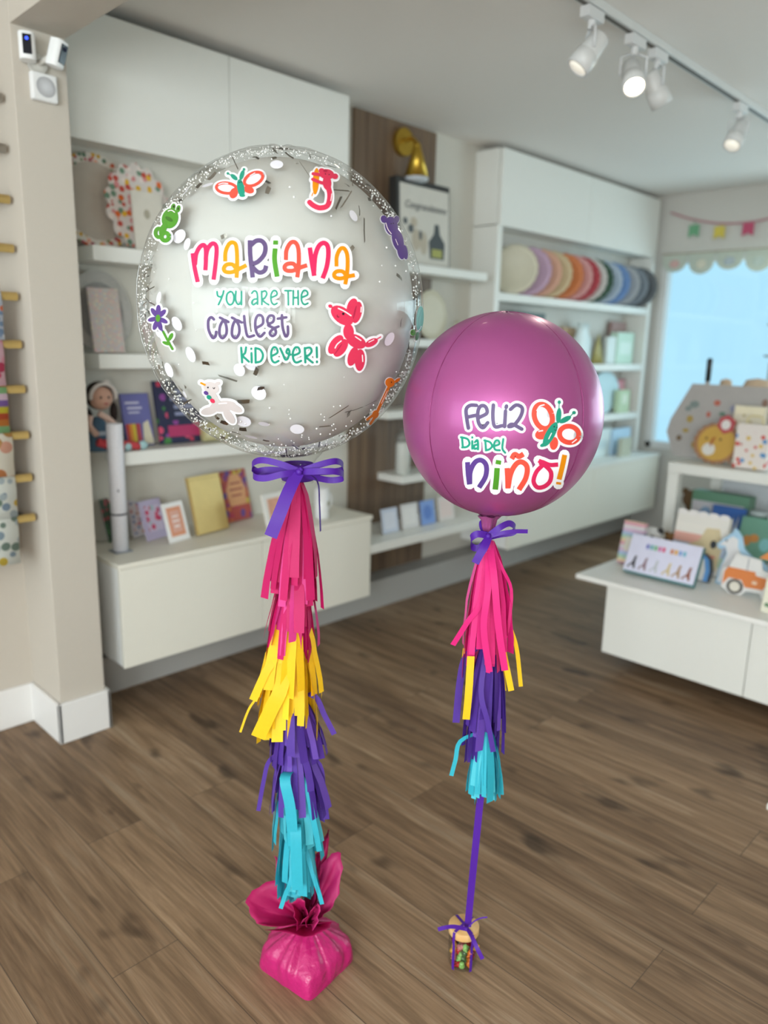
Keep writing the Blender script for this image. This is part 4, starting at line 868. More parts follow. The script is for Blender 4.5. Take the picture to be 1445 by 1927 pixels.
b = MB(); b.ball(dep(877, 1748, tj), .0048, .0045, .0042); b.build('knot', RIB, jb)
GUM = {}
def gum(h):
    m, nt, bs = newmat('gummy'); bs.inputs['Base Color'].default_value = lin(h); bs.inputs['Roughness'].default_value = .25
    bs.inputs['Subsurface Weight'].default_value = .4; bs.inputs['Subsurface Radius'].default_value = (.006, .004, .003); return m
GC = [('red', '#c01522'), ('green', '#8fc06a'), ('yellow', '#dca83a'), ('dark red', '#7d1020'), ('orange', '#e07a2a'), ('pale pink', '#c97a78'), ('dark green', '#3d5c33')]
for nm, h in GC:
    b = MB(); b.ball((0, 0, .0085), .0066, .0056, .0076, 12); b.ball((0, 0, .0172), .0055, .005, .0048, 12)
    for s_ in (-1, 1):
        b.ball((s_*.0035, 0, .0203), .0016, n=8); b.ball((s_*.0045, -.003, .011), .0018, .003, .0018, 8); b.ball((s_*.0032, -.0032, .003), .0022, .0032, .0024, 8)
    GUM[nm] = (b, gum(h))
spots = []; rg = random.Random(3)
fx, fy = cos(fa), sin(fa)
for ring_, (z, cnt, r0) in enumerate(((.004, 8, .0185), (.019, 8, .019), (.034, 8, .0185), (.049, 7, .018), (.012, 1, 0), (.03, 1, 0), (.047, 1, 0))):
    for i in range(cnt): spots.append((z, fa+2*pi*i/cnt+ring_*.4, r0))
ORD = ['yellow', 'green', 'dark red', 'red', 'orange', 'pale pink', 'dark green']
first = {}
LOW = {0: 'bottom layer', 1: 'second layer', 2: 'third layer', 3: 'top layer', 4: 'middle', 5: 'middle', 6: 'middle'}
for i, (z, a, r0) in enumerate(spots):
    nm = ORD[(i*3+i//7*2+1) % 7]; mb, mt = GUM[nm]
    if nm not in first:
        q = MB(); q.v = list(mb.v); q.f = mb.f; q.mi = mb.mi; q.smooth = mb.smooth
        o = q.build('gummy_bear', mt, origin=(0, 0, 0)); first[nm] = o
    else: o = first[nm].copy(); COL.objects.link(o)
    o.location = (JX+r0*cos(a), JY+r0*sin(a), z); o.rotation_euler = (rg.uniform(-.7, .7), rg.uniform(-.7, .7), rg.uniform(0, 6.3))
    tag(o, nm+' gummy bear sweet inside the small glass jar', 'sweet', nm+' gummy sweets in the jar')

# ================================================================ goods on the shelves and tables
def fit_h(base, up, py, lo=.01, hi=1.2):
    """length along up at which the point appears at photo height py"""
    for _ in range(40):
        m_ = (lo+hi)/2
        if proj(base+up*m_)[1] > py: lo = m_
        else: hi = m_
    return (lo+hi)/2
def upright(name, label, cat, pl, pr, pyt, z0, tilt, thick, body, prints=(), group=None, rnd=.002, outline=None, plane=None, children=()):
    """thing standing on z0 and leaning back: pl, pr = photo points of its lower front corners (seen on height z0, or on wall-parallel plane y=plane)"""
    if plane is None: a = on_z(*pl, z0); c = on_z(*pr, z0)
    else: a = on_y(*pl, plane); c = on_y(*pr, plane); a.z = c.z = z0
    xd = (c-a); w = xd.length; xd.normalize(); back = Vector((-xd.y, xd.x, 0))
    if back.dot(_F) < 0: back = -back
    t = radians(tilt); up = Vector((0, 0, 1))*cos(t)+back*sin(t); nb = back*cos(t)-Vector((0, 0, 1))*sin(t)
    h = fit_h((a+c)/2, up, pyt)
    lift = Vector((0, 0, thick*sin(t)+.0006))
    T = Matrix(((xd.x, nb.x, up.x, a.x+lift.x), (xd.y, nb.y, up.y, a.y+lift.y), (xd.z, nb.z, up.z, a.z+lift.z), (0, 0, 0, 1)))
    mid = (a+c)/2
    root = thing(name, label, cat, (mid.x, mid.y, z0), group)
    b = MB()
    if outline: b.disc_poly([(x*w, z*h) for x, z in outline], thick, T); b.build('board' if not isinstance(body, tuple) else body[1], body if not isinstance(body, tuple) else body[0], root, bevel=.001)
    else: b.box(0, w, 0, thick, 0, h, T=T); b.build('board' if not isinstance(body, tuple) else body[1], body if not isinstance(body, tuple) else body[0], root, bevel=rnd)
    for i, p in enumerate(prints):
        nm, mt, shp = p[0], p[1], p[2]; b = MB(); o = -.0008-.0005*i
        if shp == 'r': x0, x1, z0_, z1 = p[3]; b.box(x0*w, x1*w, o, o+.0004, z0_*h, z1*h, T=T)
        elif shp == 'o': b.disc_poly([(p[3][0]*w+p[3][2]*w*cos(2*pi*q/22), p[3][1]*h+p[3][3]*h*sin(2*pi*q/22)) for q in range(22)], .0004, Matrix(T) @ Matrix.Translation((0, o, 0)))
        elif shp == 'p': b.disc_poly([(x*w, z*h) for x, z in p[3]], .0004, Matrix(T) @ Matrix.Translation((0, o, 0)))
        elif shp == 'm':
            for x0, x1, z0_, z1 in p[3]: b.box(x0*w, x1*w, o, o+.0004, z0_*h, z1*h, T=T)
        elif shp == 'mo' and nm == 'animals':
            for cx_, cz_, rx, rz in p[3]:
                bb = MB(); bb.disc_poly([(cx_*w+rx*w*cos(2*pi*q/14), cz_*h+rz*h*sin(2*pi*q/14)) for q in range(14)], .0004, Matrix(T) @ Matrix.Translation((0, o, 0))); bb.build('animal_picture', mt, root)
            continue
        elif shp == 'mo':
            for cx_, cz_, rx, rz in p[3]: b.disc_poly([(cx_*w+rx*w*cos(2*pi*q/14), cz_*h+rz*h*sin(2*pi*q/14)) for q in range(14)], .0004, Matrix(T) @ Matrix.Translation((0, o, 0)))
        b.build(nm, mt, root, fix=True)
    return root, T, w, h
def text_on(s, size, T, m, parent, name='lettering', italic=False, align='CENTER'):
    cu = bpy.data.curves.new('txt', 'FONT'); cu.body = s; cu.size = size; cu.align_x = align; cu.extrude = .0002
    if italic: cu.shear = .3
    o = bpy.data.objects.new('txt', cu); COL.objects.link(o); bpy.context.view_layer.update()
    me = bpy.data.meshes.new_from_object(o.evaluated_get(bpy.context.evaluated_depsgraph_get())); bpy.data.objects.remove(o)
    b = MB(); b.v = [T @ Vector((v.co.x, -v.co.z, v.co.y)) for v in me.vertices]; b.f = [list(p.vertices) for p in me.polygons]; b.mi = [0]*len(b.f); b.smooth = [False]*len(b.f)
    return b.build(name, m, parent, fix=False)
def scallop(n=14, amp=.06): return [(.5+(.5-amp+amp*abs(sin(n/2*a)))*cos(a), .5+(.5-amp+amp*abs(sin(n/2*a)))*sin(a)) for a in [2*pi*i/112 for i in range(112)]]
def circ(n=40): return [(.5+.5*cos(2*pi*i/n), .5+.5*sin(2*pi*i/n)) for i in range(n)]
FLOR = dots('floral_print', '#d9d2c8', ['#c4562f', '#c99a1e', '#5e7a63', '#b04a55', '#e0a08a', '#8a8f6a', '#d8c9bf'], 58, .46)
FLOR2 = dots('floral_print2', '#d9cfc9', ['#d9662a', '#dfae2e', '#c24d3f', '#d58a8a', '#6f8d77', '#e7d9d2'], 46, .48)
# --- left shelves
z = 1.5996
upright('floral_platter', 'large oval floral rimmed platter on the top left shelf', 'plate', (106, 458), (266, 458), 288, z, 5, .006, (FLOR, 'plate'), [('plate_centre', M('#b9ada0', .5), 'o', (.5, .5, .40, .41))], 'floral party plates', outline=circ(), plane=2.64)
upright('floral_plate', 'scalloped orange floral plate in front of the oval platter', 'plate', (206, 452), (330, 452), 306, z, 8, .005, (FLOR2, 'plate'), [], 'floral party plates', outline=scallop(), plane=2.60)
upright('napkin_pack', 'plain cream napkin pack leaning against the scalloped floral plate', 'napkins', (256, 443), (312, 443), 362, z, 6, .012, (M('#d6d0c4', .7), 'napkin'), [('motif', M('#a8a08e', .6), 'o', (.45, .62, .10, .08))], plane=2.56)
z = 1.2476
upright('charger_plate', 'round speckled grey plate on the second left shelf', 'plate', (134, 655), (254, 655), 509, z, 5, .006, (M('#b5b2ad', .5, var=.3, scale=220), 'plate'), [('rim_line', M('#959390', .5, var=.25, scale=220), 'o', (.5, .5, .36, .36))], outline=circ(), plane=2.63)
upright('napkin_pack', 'pale pink speckled napkin pack leaning on the grey plate', 'napkins', (178, 652), (236, 652), 543, z, 9, .012, (dots('pink_speckle', '#c9bab4', ['#d9b0ae', '#b9c4c4', '#d8d0b8', '#c3b3c0'], 95, .4), 'napkin'), [], plane=2.58)
z = .9066
DY = 2.575
# doll
dz = z; dc = on_y(190, 845, DY); dc.z = z
doll = thing('rag_doll', 'seated soft doll with dark hair, blue dress and red legs', 'doll', tuple(dc))
mpp = (dc-CAM).dot(_F)/FPX
def dp(px, py, dy=0): return on_y(px, py, DY+dy)
b = MB(); b.lathe([(0, 0), (.058, 0), (.055, .02), (.042, .06), (.03, .095), (.018, .115), (0, .118)], dc+Vector((.0, .02, .004)), 20); b.build('dress', M('#4d6a80', .9, var=.2, scale=120), doll)
hd = dp(189, 748, 0); b = MB(); b.ball(hd, .042, .036, .044, 20); head = b.build('head', M('#c59a86', .8), doll)
b = MB(); b.ball(hd+Vector((0, .012, .006)), .049, .038, .05, 20); b.ball(dp(166, 800, .02), .022, .018, .06, 14); b.ball(dp(214, 775, .02), .014, .014, .035, 14); b.build('hair', M('#2a1c18', .85, bump=.3), doll)
b = MB(); pts = [hd+Vector((.046*sin(a), -.022-.008*cos(a), .046*cos(a)+.003)) for a in [radians(-100+20*i) for i in range(11)]]; b.tube(pts, .0065, 8); b.ball(hd+Vector((.012, -.026, .053)), .014, .008, .009); b.build('headband', M('#cfc6c0', .8), doll)
b = MB()
for s_ in (-1, 1): b.ball(hd+Vector((.014*s_, -.0345, .002)), .004, .002, .005, 8)
b.build('eyes', M('#2b2422', .4), doll)
b = MB(); b.ball(hd+Vector((.004, -.034, -.02)), .008, .004, .004, 8); b.build('mouth', M('#b0605c', .6), doll)
for q in ([(186, 778), (206, 790), (222, 806)], [(170, 782), (168, 800), (180, 816)]):
    b = MB(); b.tube(smooth_path([dp(x, y, -.035) for x, y in q], 5), .011, 8); b.ball(dp(*q[-1], -.037), .012, n=10); b.build('arm', M('#cfae9f', .8), doll)
b = MB(); b.box(dc.x-.028, dc.x+.03, dc.y-.035, dc.y-.026, z+.06, z+.075); b.build('sash', M('#a9b3bd', .8), doll, bevel=.002)
for q in ([(184, 832), (205, 838), (232, 842)], [(196, 834), (230, 836), (262, 842)]):
    pp = [dp(x, y, -.05) for x, y in q]
    for p in pp: p.z = max(p.z, z+.016)
    b = MB(); b.tube(smooth_path(pp, 5), .0145, 10); lg = b.build('leg', M('#bb3f45', .85), doll)
    b = MB(); b.ball(pp[-1]+Vector((.012, -.004, .003)), .02, .014, .0165, 12); b.build('shoe', M('#9fc0c4', .7), lg)
upright('picture_book', 'lavender blue book with a small rainbow beside the doll', 'book', (240, 842), (292, 836), 742, z, 12, .014, (M('#6a6aa6', .5), 'cover'), [('title', M('#c9c6dd', .5), 'm', [(.12, .62, .80, .84), (.18, .7, .70, .74), (.2, .6, .62, .65)]), ('rainbow', bands('book_rainbow', ['#c33f33', '#d98a2e', '#d9c23a', '#b04050'], 0, .05), 'r', (.04, .55, .04, .42)), ('cover_strip', M('#d6cdb4', .5), 'p', [(.60, .02), (.98, .02), (.86, .48), (.66, .42)])], 'books on the left shelves', plane=2.62)
upright('picture_book', 'dark navy book with bright flowers behind the clear balloon', 'book', (303, 826), (384, 818), 718, z, 12, .014, (dots('navy_floral', '#232446', ['#c23552', '#3f7d3c', '#8a3f8f', '#d0486a', '#232446'], 26, .38), 'cover'), [('title_panel', M('#20233f', .5), 'r', (.24, .98, .36, .95)), ('title', M('#8f94b4', .5), 'm', [(.34, .84, .80, .85), (.34, .8, .68, .73), (.4, .86, .55, .61), (.4, .78, .44, .49)]), ('flower_band', M('#b02f62', .5), 'r', (.2, .95, .10, .28))], 'books on the left shelves', plane=2.61)
upright('gold_box', 'small pale gold box beside the navy book', 'box', (384, 834), (432, 830), 796, z, 3, .05, (M('#b7ad7c', .45), 'carton'), [('label', M('#d3cca6', .5), 'r', (.1, .9, .2, .6))], plane=2.59)
# --- base cabinet top
z = .5546
tp = on_z(226, 1040, z); tp = tp+Vector((.012, .018, 0))
th = fit_h(Vector((tp.x, tp.y, z)), Vector((0, 0, 1)), 797)
t = thing('paper_roll', 'tall white rolled paper tube standing on the base cabinet corner', 'roll', (tp.x, tp.y, z))
b = MB(); b.lathe([(0, .004), (.0275, .004), (.0275, th-.001), (.0265, th), (.021, th), (.0205, th-.02), (0, th-.02)], (tp.x, tp.y, z), 32); b.build('tube', M('#e6e4ea', .55, var=.14, scale=190), t)
b = MB(); b.lathe([(.0278, .135), (.0283, .1355), (.0283, .141), (.0278, .1415)], (tp.x, tp.y, z), 32); b.build('elastic_band', M('#3a3a44', .6), t)
b = MB(); b.box(tp.x-.032, tp.x+.032, tp.y-.032, tp.y+.032, z, z+.0035); b.build('base_plate', M('#8a8f98', .3), t, bevel=.001)
b = MB()
a = fa+.55; c0 = Vector((tp.x+.0279*cos(a), tp.y+.0279*sin(a), z+.225)); b.ball(c0, .0035, .0035, .005, 8); b.build('logo_mark', M('#4b4a55', .6), t, fix=False)
GC2 = 'cards on the base cabinet'
upright('plant_card', 'dark green botanical card behind the white paper tube', 'card', (206, 1022), (232, 1012), 938, z, 12, .003, (dots('leaf_card', '#2e4430', ['#3f6b3f', '#24382a', '#a83f4a', '#4d7d4a'], 55, .4), 'card'), [], GC2)
def card(label, pl, pr, pyt, base, prints, tilt=16): return upright('greeting_card', label, 'card', pl, pr, pyt, z, tilt, .003, (base, 'card'), prints, GC2)
card('white floral card just right of the paper tube', (252, 1013), (284, 1005), 940, M('#d5d0d4', .5), [('picture', dots('cardflor', '#d9cfd2', ['#b8563f', '#7d8fb0', '#cf9a86', '#c76a78'], 60, .45), 'r', (.12, .9, .08, .92))])
card('lavender card with red and pink pictures, second from the tube', (278, 1020), (318, 1008), 941, M('#bdb4d2', .5), [('picture', dots('cardpink', '#cfc3dc', ['#c0305a', '#d04a70', '#a9c3cc', '#cfc3dc'], 45, .5), 'r', (.2, .85, .2, .85))])
card('white card with orange frame, front of the card row', (320, 1024), (359, 1013), 946, M('#e9e6e4', .5), [('frame', M('#d9926f', .5), 'r', (.16, .84, .14, .88)), ('picture', M('#d9a391', .5, var=.15, scale=150), 'r', (.28, .72, .24, .78)), ('text_lines', M('#eee0dc', .5), 'm', [(.36, .64, .62, .66), (.34, .66, .5, .54), (.38, .62, .36, .41)])])
upright('gold_box', 'flat gold gift box leaning behind the white cards', 'box', (375, 1010), (432, 995), 896, z, 14, .018, (M('#c9ad6c', .38, .35, var=.08), 'carton'), [('lid_line', M('#b2965a', .4, .3), 'r', (.0, 1.0, .93, .945))], GC2)
upright('picture_book', 'orange and purple floral book behind the flat gold box', 'book', (430, 986), (476, 974), 886, z, 12, .012, (dots('orange_book', '#b04638', ['#7d2f78', '#d07a2e', '#b02f4a', '#5f3d86', '#c2a63a'], 32, .45), 'cover'), [('title_panel', M('#d69a66', .5), 'p', [(.2, .3), (.82, .3), (.9, .6), (.7, .9), (.35, .92), (.12, .62)]), ('title', M('#a4563a', .5), 'm', [(.3, .72, .72, .76), (.26, .76, .6, .64), (.3, .7, .48, .52)])], GC2)
upright('framed_print', 'white framed orange watercolour behind the tall pink tassel', 'frame', (505, 1000), (552, 987), 928, z, 14, .008, (M('#e6e2dc', .5), 'frame'), [('picture', M('#dba183', .5, var=.25, scale=40), 'r', (.16, .84, .14, .86))], GC2)
p = on_z(535, 965, z); b = MB(); b.lathe([(0, 0), (.032, 0), (.035, .004), (.035, .085), (.031, .088), (0, .086)], p+Vector((.05, .06, 0)), 28); tag(b.build('candle', M('#e6e6e6', .4)), 'white candle jar behind the orange watercolour', 'candle')
p = on_z(607, 978, z)+Vector((.02, .03, 0)); t = thing('mug', 'white mug with dark motif right of the tall pink tassel', 'mug', tuple(p)); hh = fit_h(p, Vector((0, 0, 1)), 917)
b = MB(); b.lathe([(0, 0), (.028, 0), (.031, .004), (.032, hh), (.029, hh), (.028, .008), (0, .007)], p, 28); b.build('mug_body', M('#e4e3e3', .3), t)
b = MB(); b.tube(smooth_path([p+Vector((.031, 0, hh*.8)), p+Vector((.05, -.004, hh*.7)), p+Vector((.05, -.004, hh*.38)), p+Vector((.031, 0, hh*.25))], 5), .004, 8); b.build('handle', M('#e4e3e3', .3), t)
b = MB(); b.ball(p+Vector((.012, -.0295, hh*.5)), .009, .003, .012, 10); b.build('motif', M('#8d8a72', .5), t)
# --- shelves on the timber panel
z = 1.6726
bx, T, w, h = upright('gift_bag', 'black edged congratulations gift bag on the top timber panel shelf', 'gift bag', (748, 496), (846, 500), 343, z, 3, .05, (M('#2e2d2b', .5), 'bag'), [('front_panel', M('#cfcac0', .55), 'r', (.05, .98, .02, .93)), ('bottles', M('#3f4447', .5), 'p', [(.60, .10), (.88, .10), (.90, .30), (.80, .40), (.78, .52), (.70, .52), (.68, .40), (.58, .30)]), ('bottle_labels', M('#a3a353', .5), 'm', [(.64, .84, .12, .22)]), ('glasses', M('#b7ab98', .5), 'mo', [(.34, .30, .08, .13), (.48, .27, .07, .14), (.30, .5, .06, .06)]), ('leaf_spots', M('#54595c', .5), 'mo', [(.24, .42, .05, .05), (.42, .36, .03, .06), (.14, .5, .04, .04)])], plane=2.56)
text_on('Congratulations', w*.122, T @ Matrix.Translation((w*.52, -.0040, h*.66)), M('#5d5f63', .6), bx, italic=True)
# brass wall light
sc = on_y(757, 268, YW-.022)
t = thing('wall_sconce', 'brass wall light with cone shade high on the timber panel', 'wall light', tuple(sc))
BR = M('#b8953a', .32, .85, var=.1)
b = MB(); b.cyl(sc+Vector((0, .004, 0)), sc-Vector((0, .018, 0)), .062, n=36); b.build('back_plate', BR, t, bevel=.004)
ce = on_y(785, 275, YW-.12); cb = on_y(778, 333, YW-.12)
b = MB(); b.tube(smooth_path([sc, sc-Vector((-.01, .05, -.01)), ce+Vector((0, 0, .01)), ce], 5), .011, 10); b.ball(ce, .018, n=14); b.build('arm', BR, t)
L = ce.z-cb.z; b = MB(); b.lathe([(.016, 0), (.02, -.01), (.058, -L), (.055, -L), (.015, -.012)], ce, 32); b.build('lamp_shade', BR, t)
b = MB(); b.lathe([(0, -L-.016), (.055, -L-.014), (.058, -L-.001), (0, -L-.001)], ce, 32); b.build('diffuser', M('#c3c7cc', .4), t)
z = 1.3306
p, T, w, h = upright('round_plate', 'round cream plate on the second timber panel shelf', 'plate', (786, 622), (842, 622), 546, z, 4, .006, (M('#c9c1a8', .5), 'plate'), [('rim_line', M('#d4cdb8', .5), 'o', (.5, .5, .40, .40))], outline=circ(), plane=2.6)
p = on_y(860, 622, 2.57); p.z = z; b = MB(); b.lathe([(0, 0), (.02, 0), (.021, .06), (.012, .08), (.011, .1), (0, .1)], p, 20); t = thing('spice_bottle', 'small bottle with orange label beside the round cream plate', 'bottle', tuple(p)); b.build('bottle', M('#b9b59f', .4), t)
b = MB(); b.lathe([(.0213, .008), (.0214, .04)], p, 20); b.build('label', M('#c98a3c', .5), t)
z = .6686
p = on_y(757, 888, 2.55); p.z = z; t = thing('tall_mug', 'tall pale cup with dark lid on the lowest timber panel shelf', 'cup', tuple(p)); hh = fit_h(p, Vector((0, 0, 1)), 830)
b = MB(); b.lathe([(0, 0), (.03, 0), (.036, .005), (.037, hh*.9), (.03, hh), (0, hh)], p, 28); b.build('cup_body', M('#d0d2cc', .4), t)
b = MB(); b.lathe([(0, hh), (.038, hh), (.038, hh+.018), (.03, hh+.03), (.012, hh+.055), (0, hh+.055)], p, 28); b.build('lid', M('#8d8b86', .4), t)
z = .4086
for lab, pl, pr, pyt, mt, mi in (('white blue-tinted card in a brown stand, first of four on low shelf', (720, 1015), (751, 1008), 957, '#c6cedf', '#d8dce8'), ('plain white card, second of four on low shelf', (757, 1005), (789, 998), 948, '#d5d3d3', '#e2e0de'),
                              ('bright blue card on the low shelf below pink balloon', (793, 994), (820, 989), 942, '#7d9cd6', '#5d80c6'), ('pale pink white card at right end of low shelf', (826, 990), (856, 982), 934, '#d3ccc8', '#dcc9c4')):
    upright('greeting_card', lab, 'card', pl, pr, pyt, z, 10, .004, (M(mt, .5), 'card'), [('picture', M(mi, .5), 'o' if '5d80' in mi else 'r', (.5, .5, .28, .3) if '5d80' in mi else (.15, .85, .15, .85)), ('stand_edge', M('#6d563f', .5), 'r', (-.06, -.01, -.02, .98))], 'cards on the low shelf', plane=2.46)
# --- row of coloured plates
PLC = [('cream', '#d8d2bd', 962), ('lilac', '#c9a9c4', 988), ('peach', '#e0b096', 1008), ('sand', '#d9c6a0', 1028), ('orange', '#d98250', 1050), ('blush pink', '#dca4a4', 1068), ('red', '#b8404c', 1082), ('white', '#d5d6d2', 1096), ('dark green', '#2f5540', 1108), ('pale blue', '#b4c6da', 1126), ('blue', '#6f93c6', 1141), ('silver grey', '#a9aeb2', 1160), ('slate grey', '#7c8690', 1176), ('charcoal', '#5d6266', 1194)]
zp = 1.5876
for nm, hx, px in PLC:
    x = on_y(px, 520, 2.6).x; r_ = .135; c0 = Vector((x-.03, 2.6, zp+r_)); ang = radians(-62)
    N_ = Vector((sin(ang), -cos(ang), .10)).normalized(); Q = N_.to_track_quat('Z', 'Y').to_matrix().to_4x4()
    b = MB(); rs = lambda a: .965+.035*abs(sin(a*10))
    b.lathe([(0, 0), (r_*.68, 0), (r_*.80, .010), (r_, .016), (r_, .018), (r_*.79, .0125), (r_*.67, .003), (0, .003)], c0, 60, 0, Q @ Matrix.Diagonal((.56, 1, 1, 1)) if False else Q, rad=rs)
    lo = min(v.z for v in b.v); b.v = [v+Vector((0, 0, zp-lo)) for v in b.v]
    hi_y = max(v.y for v in b.v); b.v = [v-Vector((0, max(0, hi_y-2.672), 0)) for v in b.v]
    tag(b.build('party_plate', M(hx, .45)), nm+' scalloped paper plate in the row of upright plates', 'plate', 'upright party plates in the shelving unit')
def fity(b, y, d):
    y0 = min(v.y for v in b.v); y1 = max(v.y for v in b.v); k_ = min(1, d/(y1-y0))
    for v in b.v: v.y = y+(v.y-y0)*k_
def blk(name, lab, cat, px0, px1, py0, py1, zb, d, hx, y=2.58, extra=None, shape='box', group=None):
    a = on_y(px0, py1, y); c = on_y(px1, py1, y); hh = fit_h(Vector(((a.x+c.x)/2, y, zb)), Vector((0, 0, 1)), py0)
    t = thing(name, lab, cat, ((a.x+c.x)/2, y+d/2, zb), group); b = MB(); w = c.x-a.x
    if shape == 'box': b.box(a.x, c.x, y, y+d, zb, zb+hh); b.build('body', M(hx, .5, var=.06), t, bevel=.003)
    elif shape == 'cone': b.lathe([(0, 0), (w/2, 0), (.004, hh), (0, hh)], ((a.x+c.x)/2, y+w/2, zb), 24); fity(b, y, d); b.build('body', M(hx, .5), t)
    elif shape == 'jug': b.lathe([(0, 0), (w*.4, 0), (w*.5, hh*.1), (w*.5, hh*.6), (w*.3, hh*.8), (w*.34, hh), (0, hh)], ((a.x+c.x)/2, y+w/2, zb), 28); fity(b, y, d); b.build('body', M(hx, .4), t)
    elif shape == 'disc': b.disc_poly([((a.x+c.x)/2+w/2*cos(2*pi*i/36), zb+hh/2+hh/2*sin(2*pi*i/36)) for i in range(36)], .012, Matrix.Translation((0, y, 0))); b.build('body', M(hx, .45), t)
    for e in extra or ():
        b = MB(); b.box(a.x+w*e[2], a.x+w*e[3], y-.0012, y-.0004, zb+hh*e[4], zb+hh*e[5]); b.build(e[0], M(e[1], .5), t)
    return t
z2 = 1.2076
blk('dark_box', 'dark green box lying behind the top of the pink balloon', 'box', 965, 1025, 588, 620, z2, .06, '#3f5554', 2.57)
blk('white_jug', 'white jug on the middle shelf, left of the gold cone', 'jug', 1086, 1116, 608, 668, z2, .06, '#d9e4e4', 2.56, shape='jug')
blk('tan_bag', 'tan paper bag half hidden by the pink balloon', 'gift bag', 1058, 1082, 616, 660, z2, .03, '#c8ab8a', 2.64)
blk('party_hat', 'gold party hat between the white jug and mint box', 'party hat', 1119, 1141, 628, 670, z2, .05, '#a89a5a', 2.57, shape='cone')
blk('mint_box', 'mint green box on the middle shelf of the unit', 'box', 1160, 1190, 626, 672, z2, .06, '#c7e0cf', 2.57, [('label', '#dcece2', .15, .85, .3, .7)])
blk('white_box', 'white folded card behind the mint box', 'card', 1142, 1157, 634, 670, z2, .03, '#dbe4e2', 2.58)
blk('pink_box', 'dull red box at the back of the middle shelf', 'box', 1150, 1176, 606, 640, z2, .03, '#9c7d78', 2.63)
z3 = .8726
blk('round_tray', 'pale blue round tray on the third shelf of the unit', 'tray', 1108, 1162, 700, 762, z3, .02, '#c3dde4', 2.60, shape='disc')
blk('pink_pot', 'pink flower pot on the third shelf beside pale blue tray', 'pot', 1162, 1182, 714, 740, z3, .05, '#cf8f98', 2.60, shape='jug')
blk('green_bag', 'pale green gift bag in front of the pink pot', 'gift bag', 1164, 1184, 734, 764, z3, .04, '#c2d3b0', 2.55, [('tag', '#e3e8d4', .3, .7, .4, .8)])
z4 = .5906
blk('blue_box', 'pale blue box on the long base cabinet', 'box', 1150, 1182, 806, 862, z4, .03, '#b6d2e8', 2.50)
blk('white_carton', 'white carton on the base cabinet behind pink balloon', 'box', 1108, 1146, 808, 866, z4, .05, '#d6e2e2', 2.52, [('label', '#c5d6da', .2, .8, .3, .6)])
blk('tan_carton', 'small tan carton at right end of the base cabinet', 'box', 1168, 1186, 824, 858, z4, .03, '#b7b7a4', 2.43)

# ---------------------------------------------------------------- far wall: garland, window bunting
def fw(px, py, off=.02): return on_x(px, py, XF-off)
t = thing('flag_garland', 'pink string garland with three small coloured flags above window', 'garland', tuple(fw(1352, 425)))
pts = smooth_path([fw(1262, 400), fw(1300, 412), fw(1350, 420), fw(1400, 419), fw(1450, 410), fw(1520, 385)], 6)
b = MB(); b.tube(pts, .006, 6); b.build('string', M('#c0868e', .7), t)
for px, py, hx in ((1305, 438, '#6fa77f'), (1353, 441, '#d3bf52'), (1407, 435, '#c0506e')):
    p = fw(px, py, .028); w_ = .035; hh = .05; b = MB(); yv = Vector((0, 1, 0))
    vs = [p+yv*w_+Vector((0, 0, hh)), p-yv*w_+Vector((0, 0, hh)), p-yv*w_-Vector((0, 0, hh*.6)), p-Vector((0, 0, hh*.2)), p+yv*w_-Vector((0, 0, hh*.6))]
    b.add(vs, [(0, 1, 2, 3, 4)]); q = p+Vector((.005, 0, 0)); k_ = min(pts, key=lambda s_: abs(s_.y-p.y)); b.tube([k_, p+Vector((0, 0, hh))], .002, 5); b.build('flag', M(hx, .7), t, solid=.002)
tv = thing('scallop_bunting', 'cream scalloped paper bunting across the top of the window', 'bunting', tuple(fw(1345, 484, .05)))
ys = fw(1250, 484).y; ye = wy0; n = 24; sw = (ys-ye)/n; zt = wz1+.012
b = MB(); b.tube([Vector((XF-.05, ys, zt)), Vector((XF-.05, ye, zt))], .004, 6); b.build('string', M('#c9b79f', .7), tv)
PALV = ['#d3aca6', '#d9d5c2', '#b7c3c9', '#cfdcd2', '#dcd3bb']
for i in range(n):
    y0 = ys-sw*i; c_ = y0-sw/2; dr = .12+.02*((i % 2)); b = MB()
    prof = [(y0-.004, zt)]+[(c_+sw*.46*cos(a), zt-dr*.45-dr*.55*sin(a)) for a in [pi*k_/12 for k_ in range(13)]]+[(y0-sw+.004, zt)]
    vs = [Vector((XF-.05, y_, z_)) for y_, z_ in prof]; b.add(vs, [tuple(range(len(vs)))]); fl = b.build('pennant', M('#d8dcd0', .7, trans=.35), tv, solid=.0015)
    b = MB(); b.ball(Vector((XF-.052, c_, zt-dr*.55)), .002, sw*.2, dr*.22, 12); b.build('motif', M(PALV[i % 5], .7), fl)
# grey display rack against the window
p0 = on_x(1448, 600, 4.9)
t = thing('display_rack', 'tall grey spinner rack with shelves at the right of window', 'display rack', (4.9, p0.y-.16, 0))
yc = p0.y-.19
b = MB(); b.cyl((4.9, yc, 0), (4.9, yc, 1.82), .02); b.build('post', M('#8f9a98', .5), t)
b = MB(); b.lathe([(0, 0), (.2, 0), (.2, .02), (.03, .03), (0, .03)], (4.9, yc, 0), 32); b.build('base', M('#8f9a98', .5), t)
for zz in (.5, .8, 1.1, 1.28, 1.46, 1.62, 1.78):
    b = MB(); b.lathe([(.02, 0), (.185, 0), (.19, .012), (.18, .012), (.02, .004)], (4.9, yc, zz), 32); b.build('tray', M('#98a3a0', .5), t)
    if zz < 1.7:
        b = MB()
        for k_ in range(10): a = 2*pi*k_/10; b.box(-.035, .035, -.004, .004, .01, .15, T=Matrix.Translation((4.9+.15*cos(a), yc+.15*sin(a), zz)) @ Matrix.Rotation(a+pi/2, 4, 'Z'))
        b.build('hanging_cards', M('#aab3b0', .5, var=.15, scale=12), t)

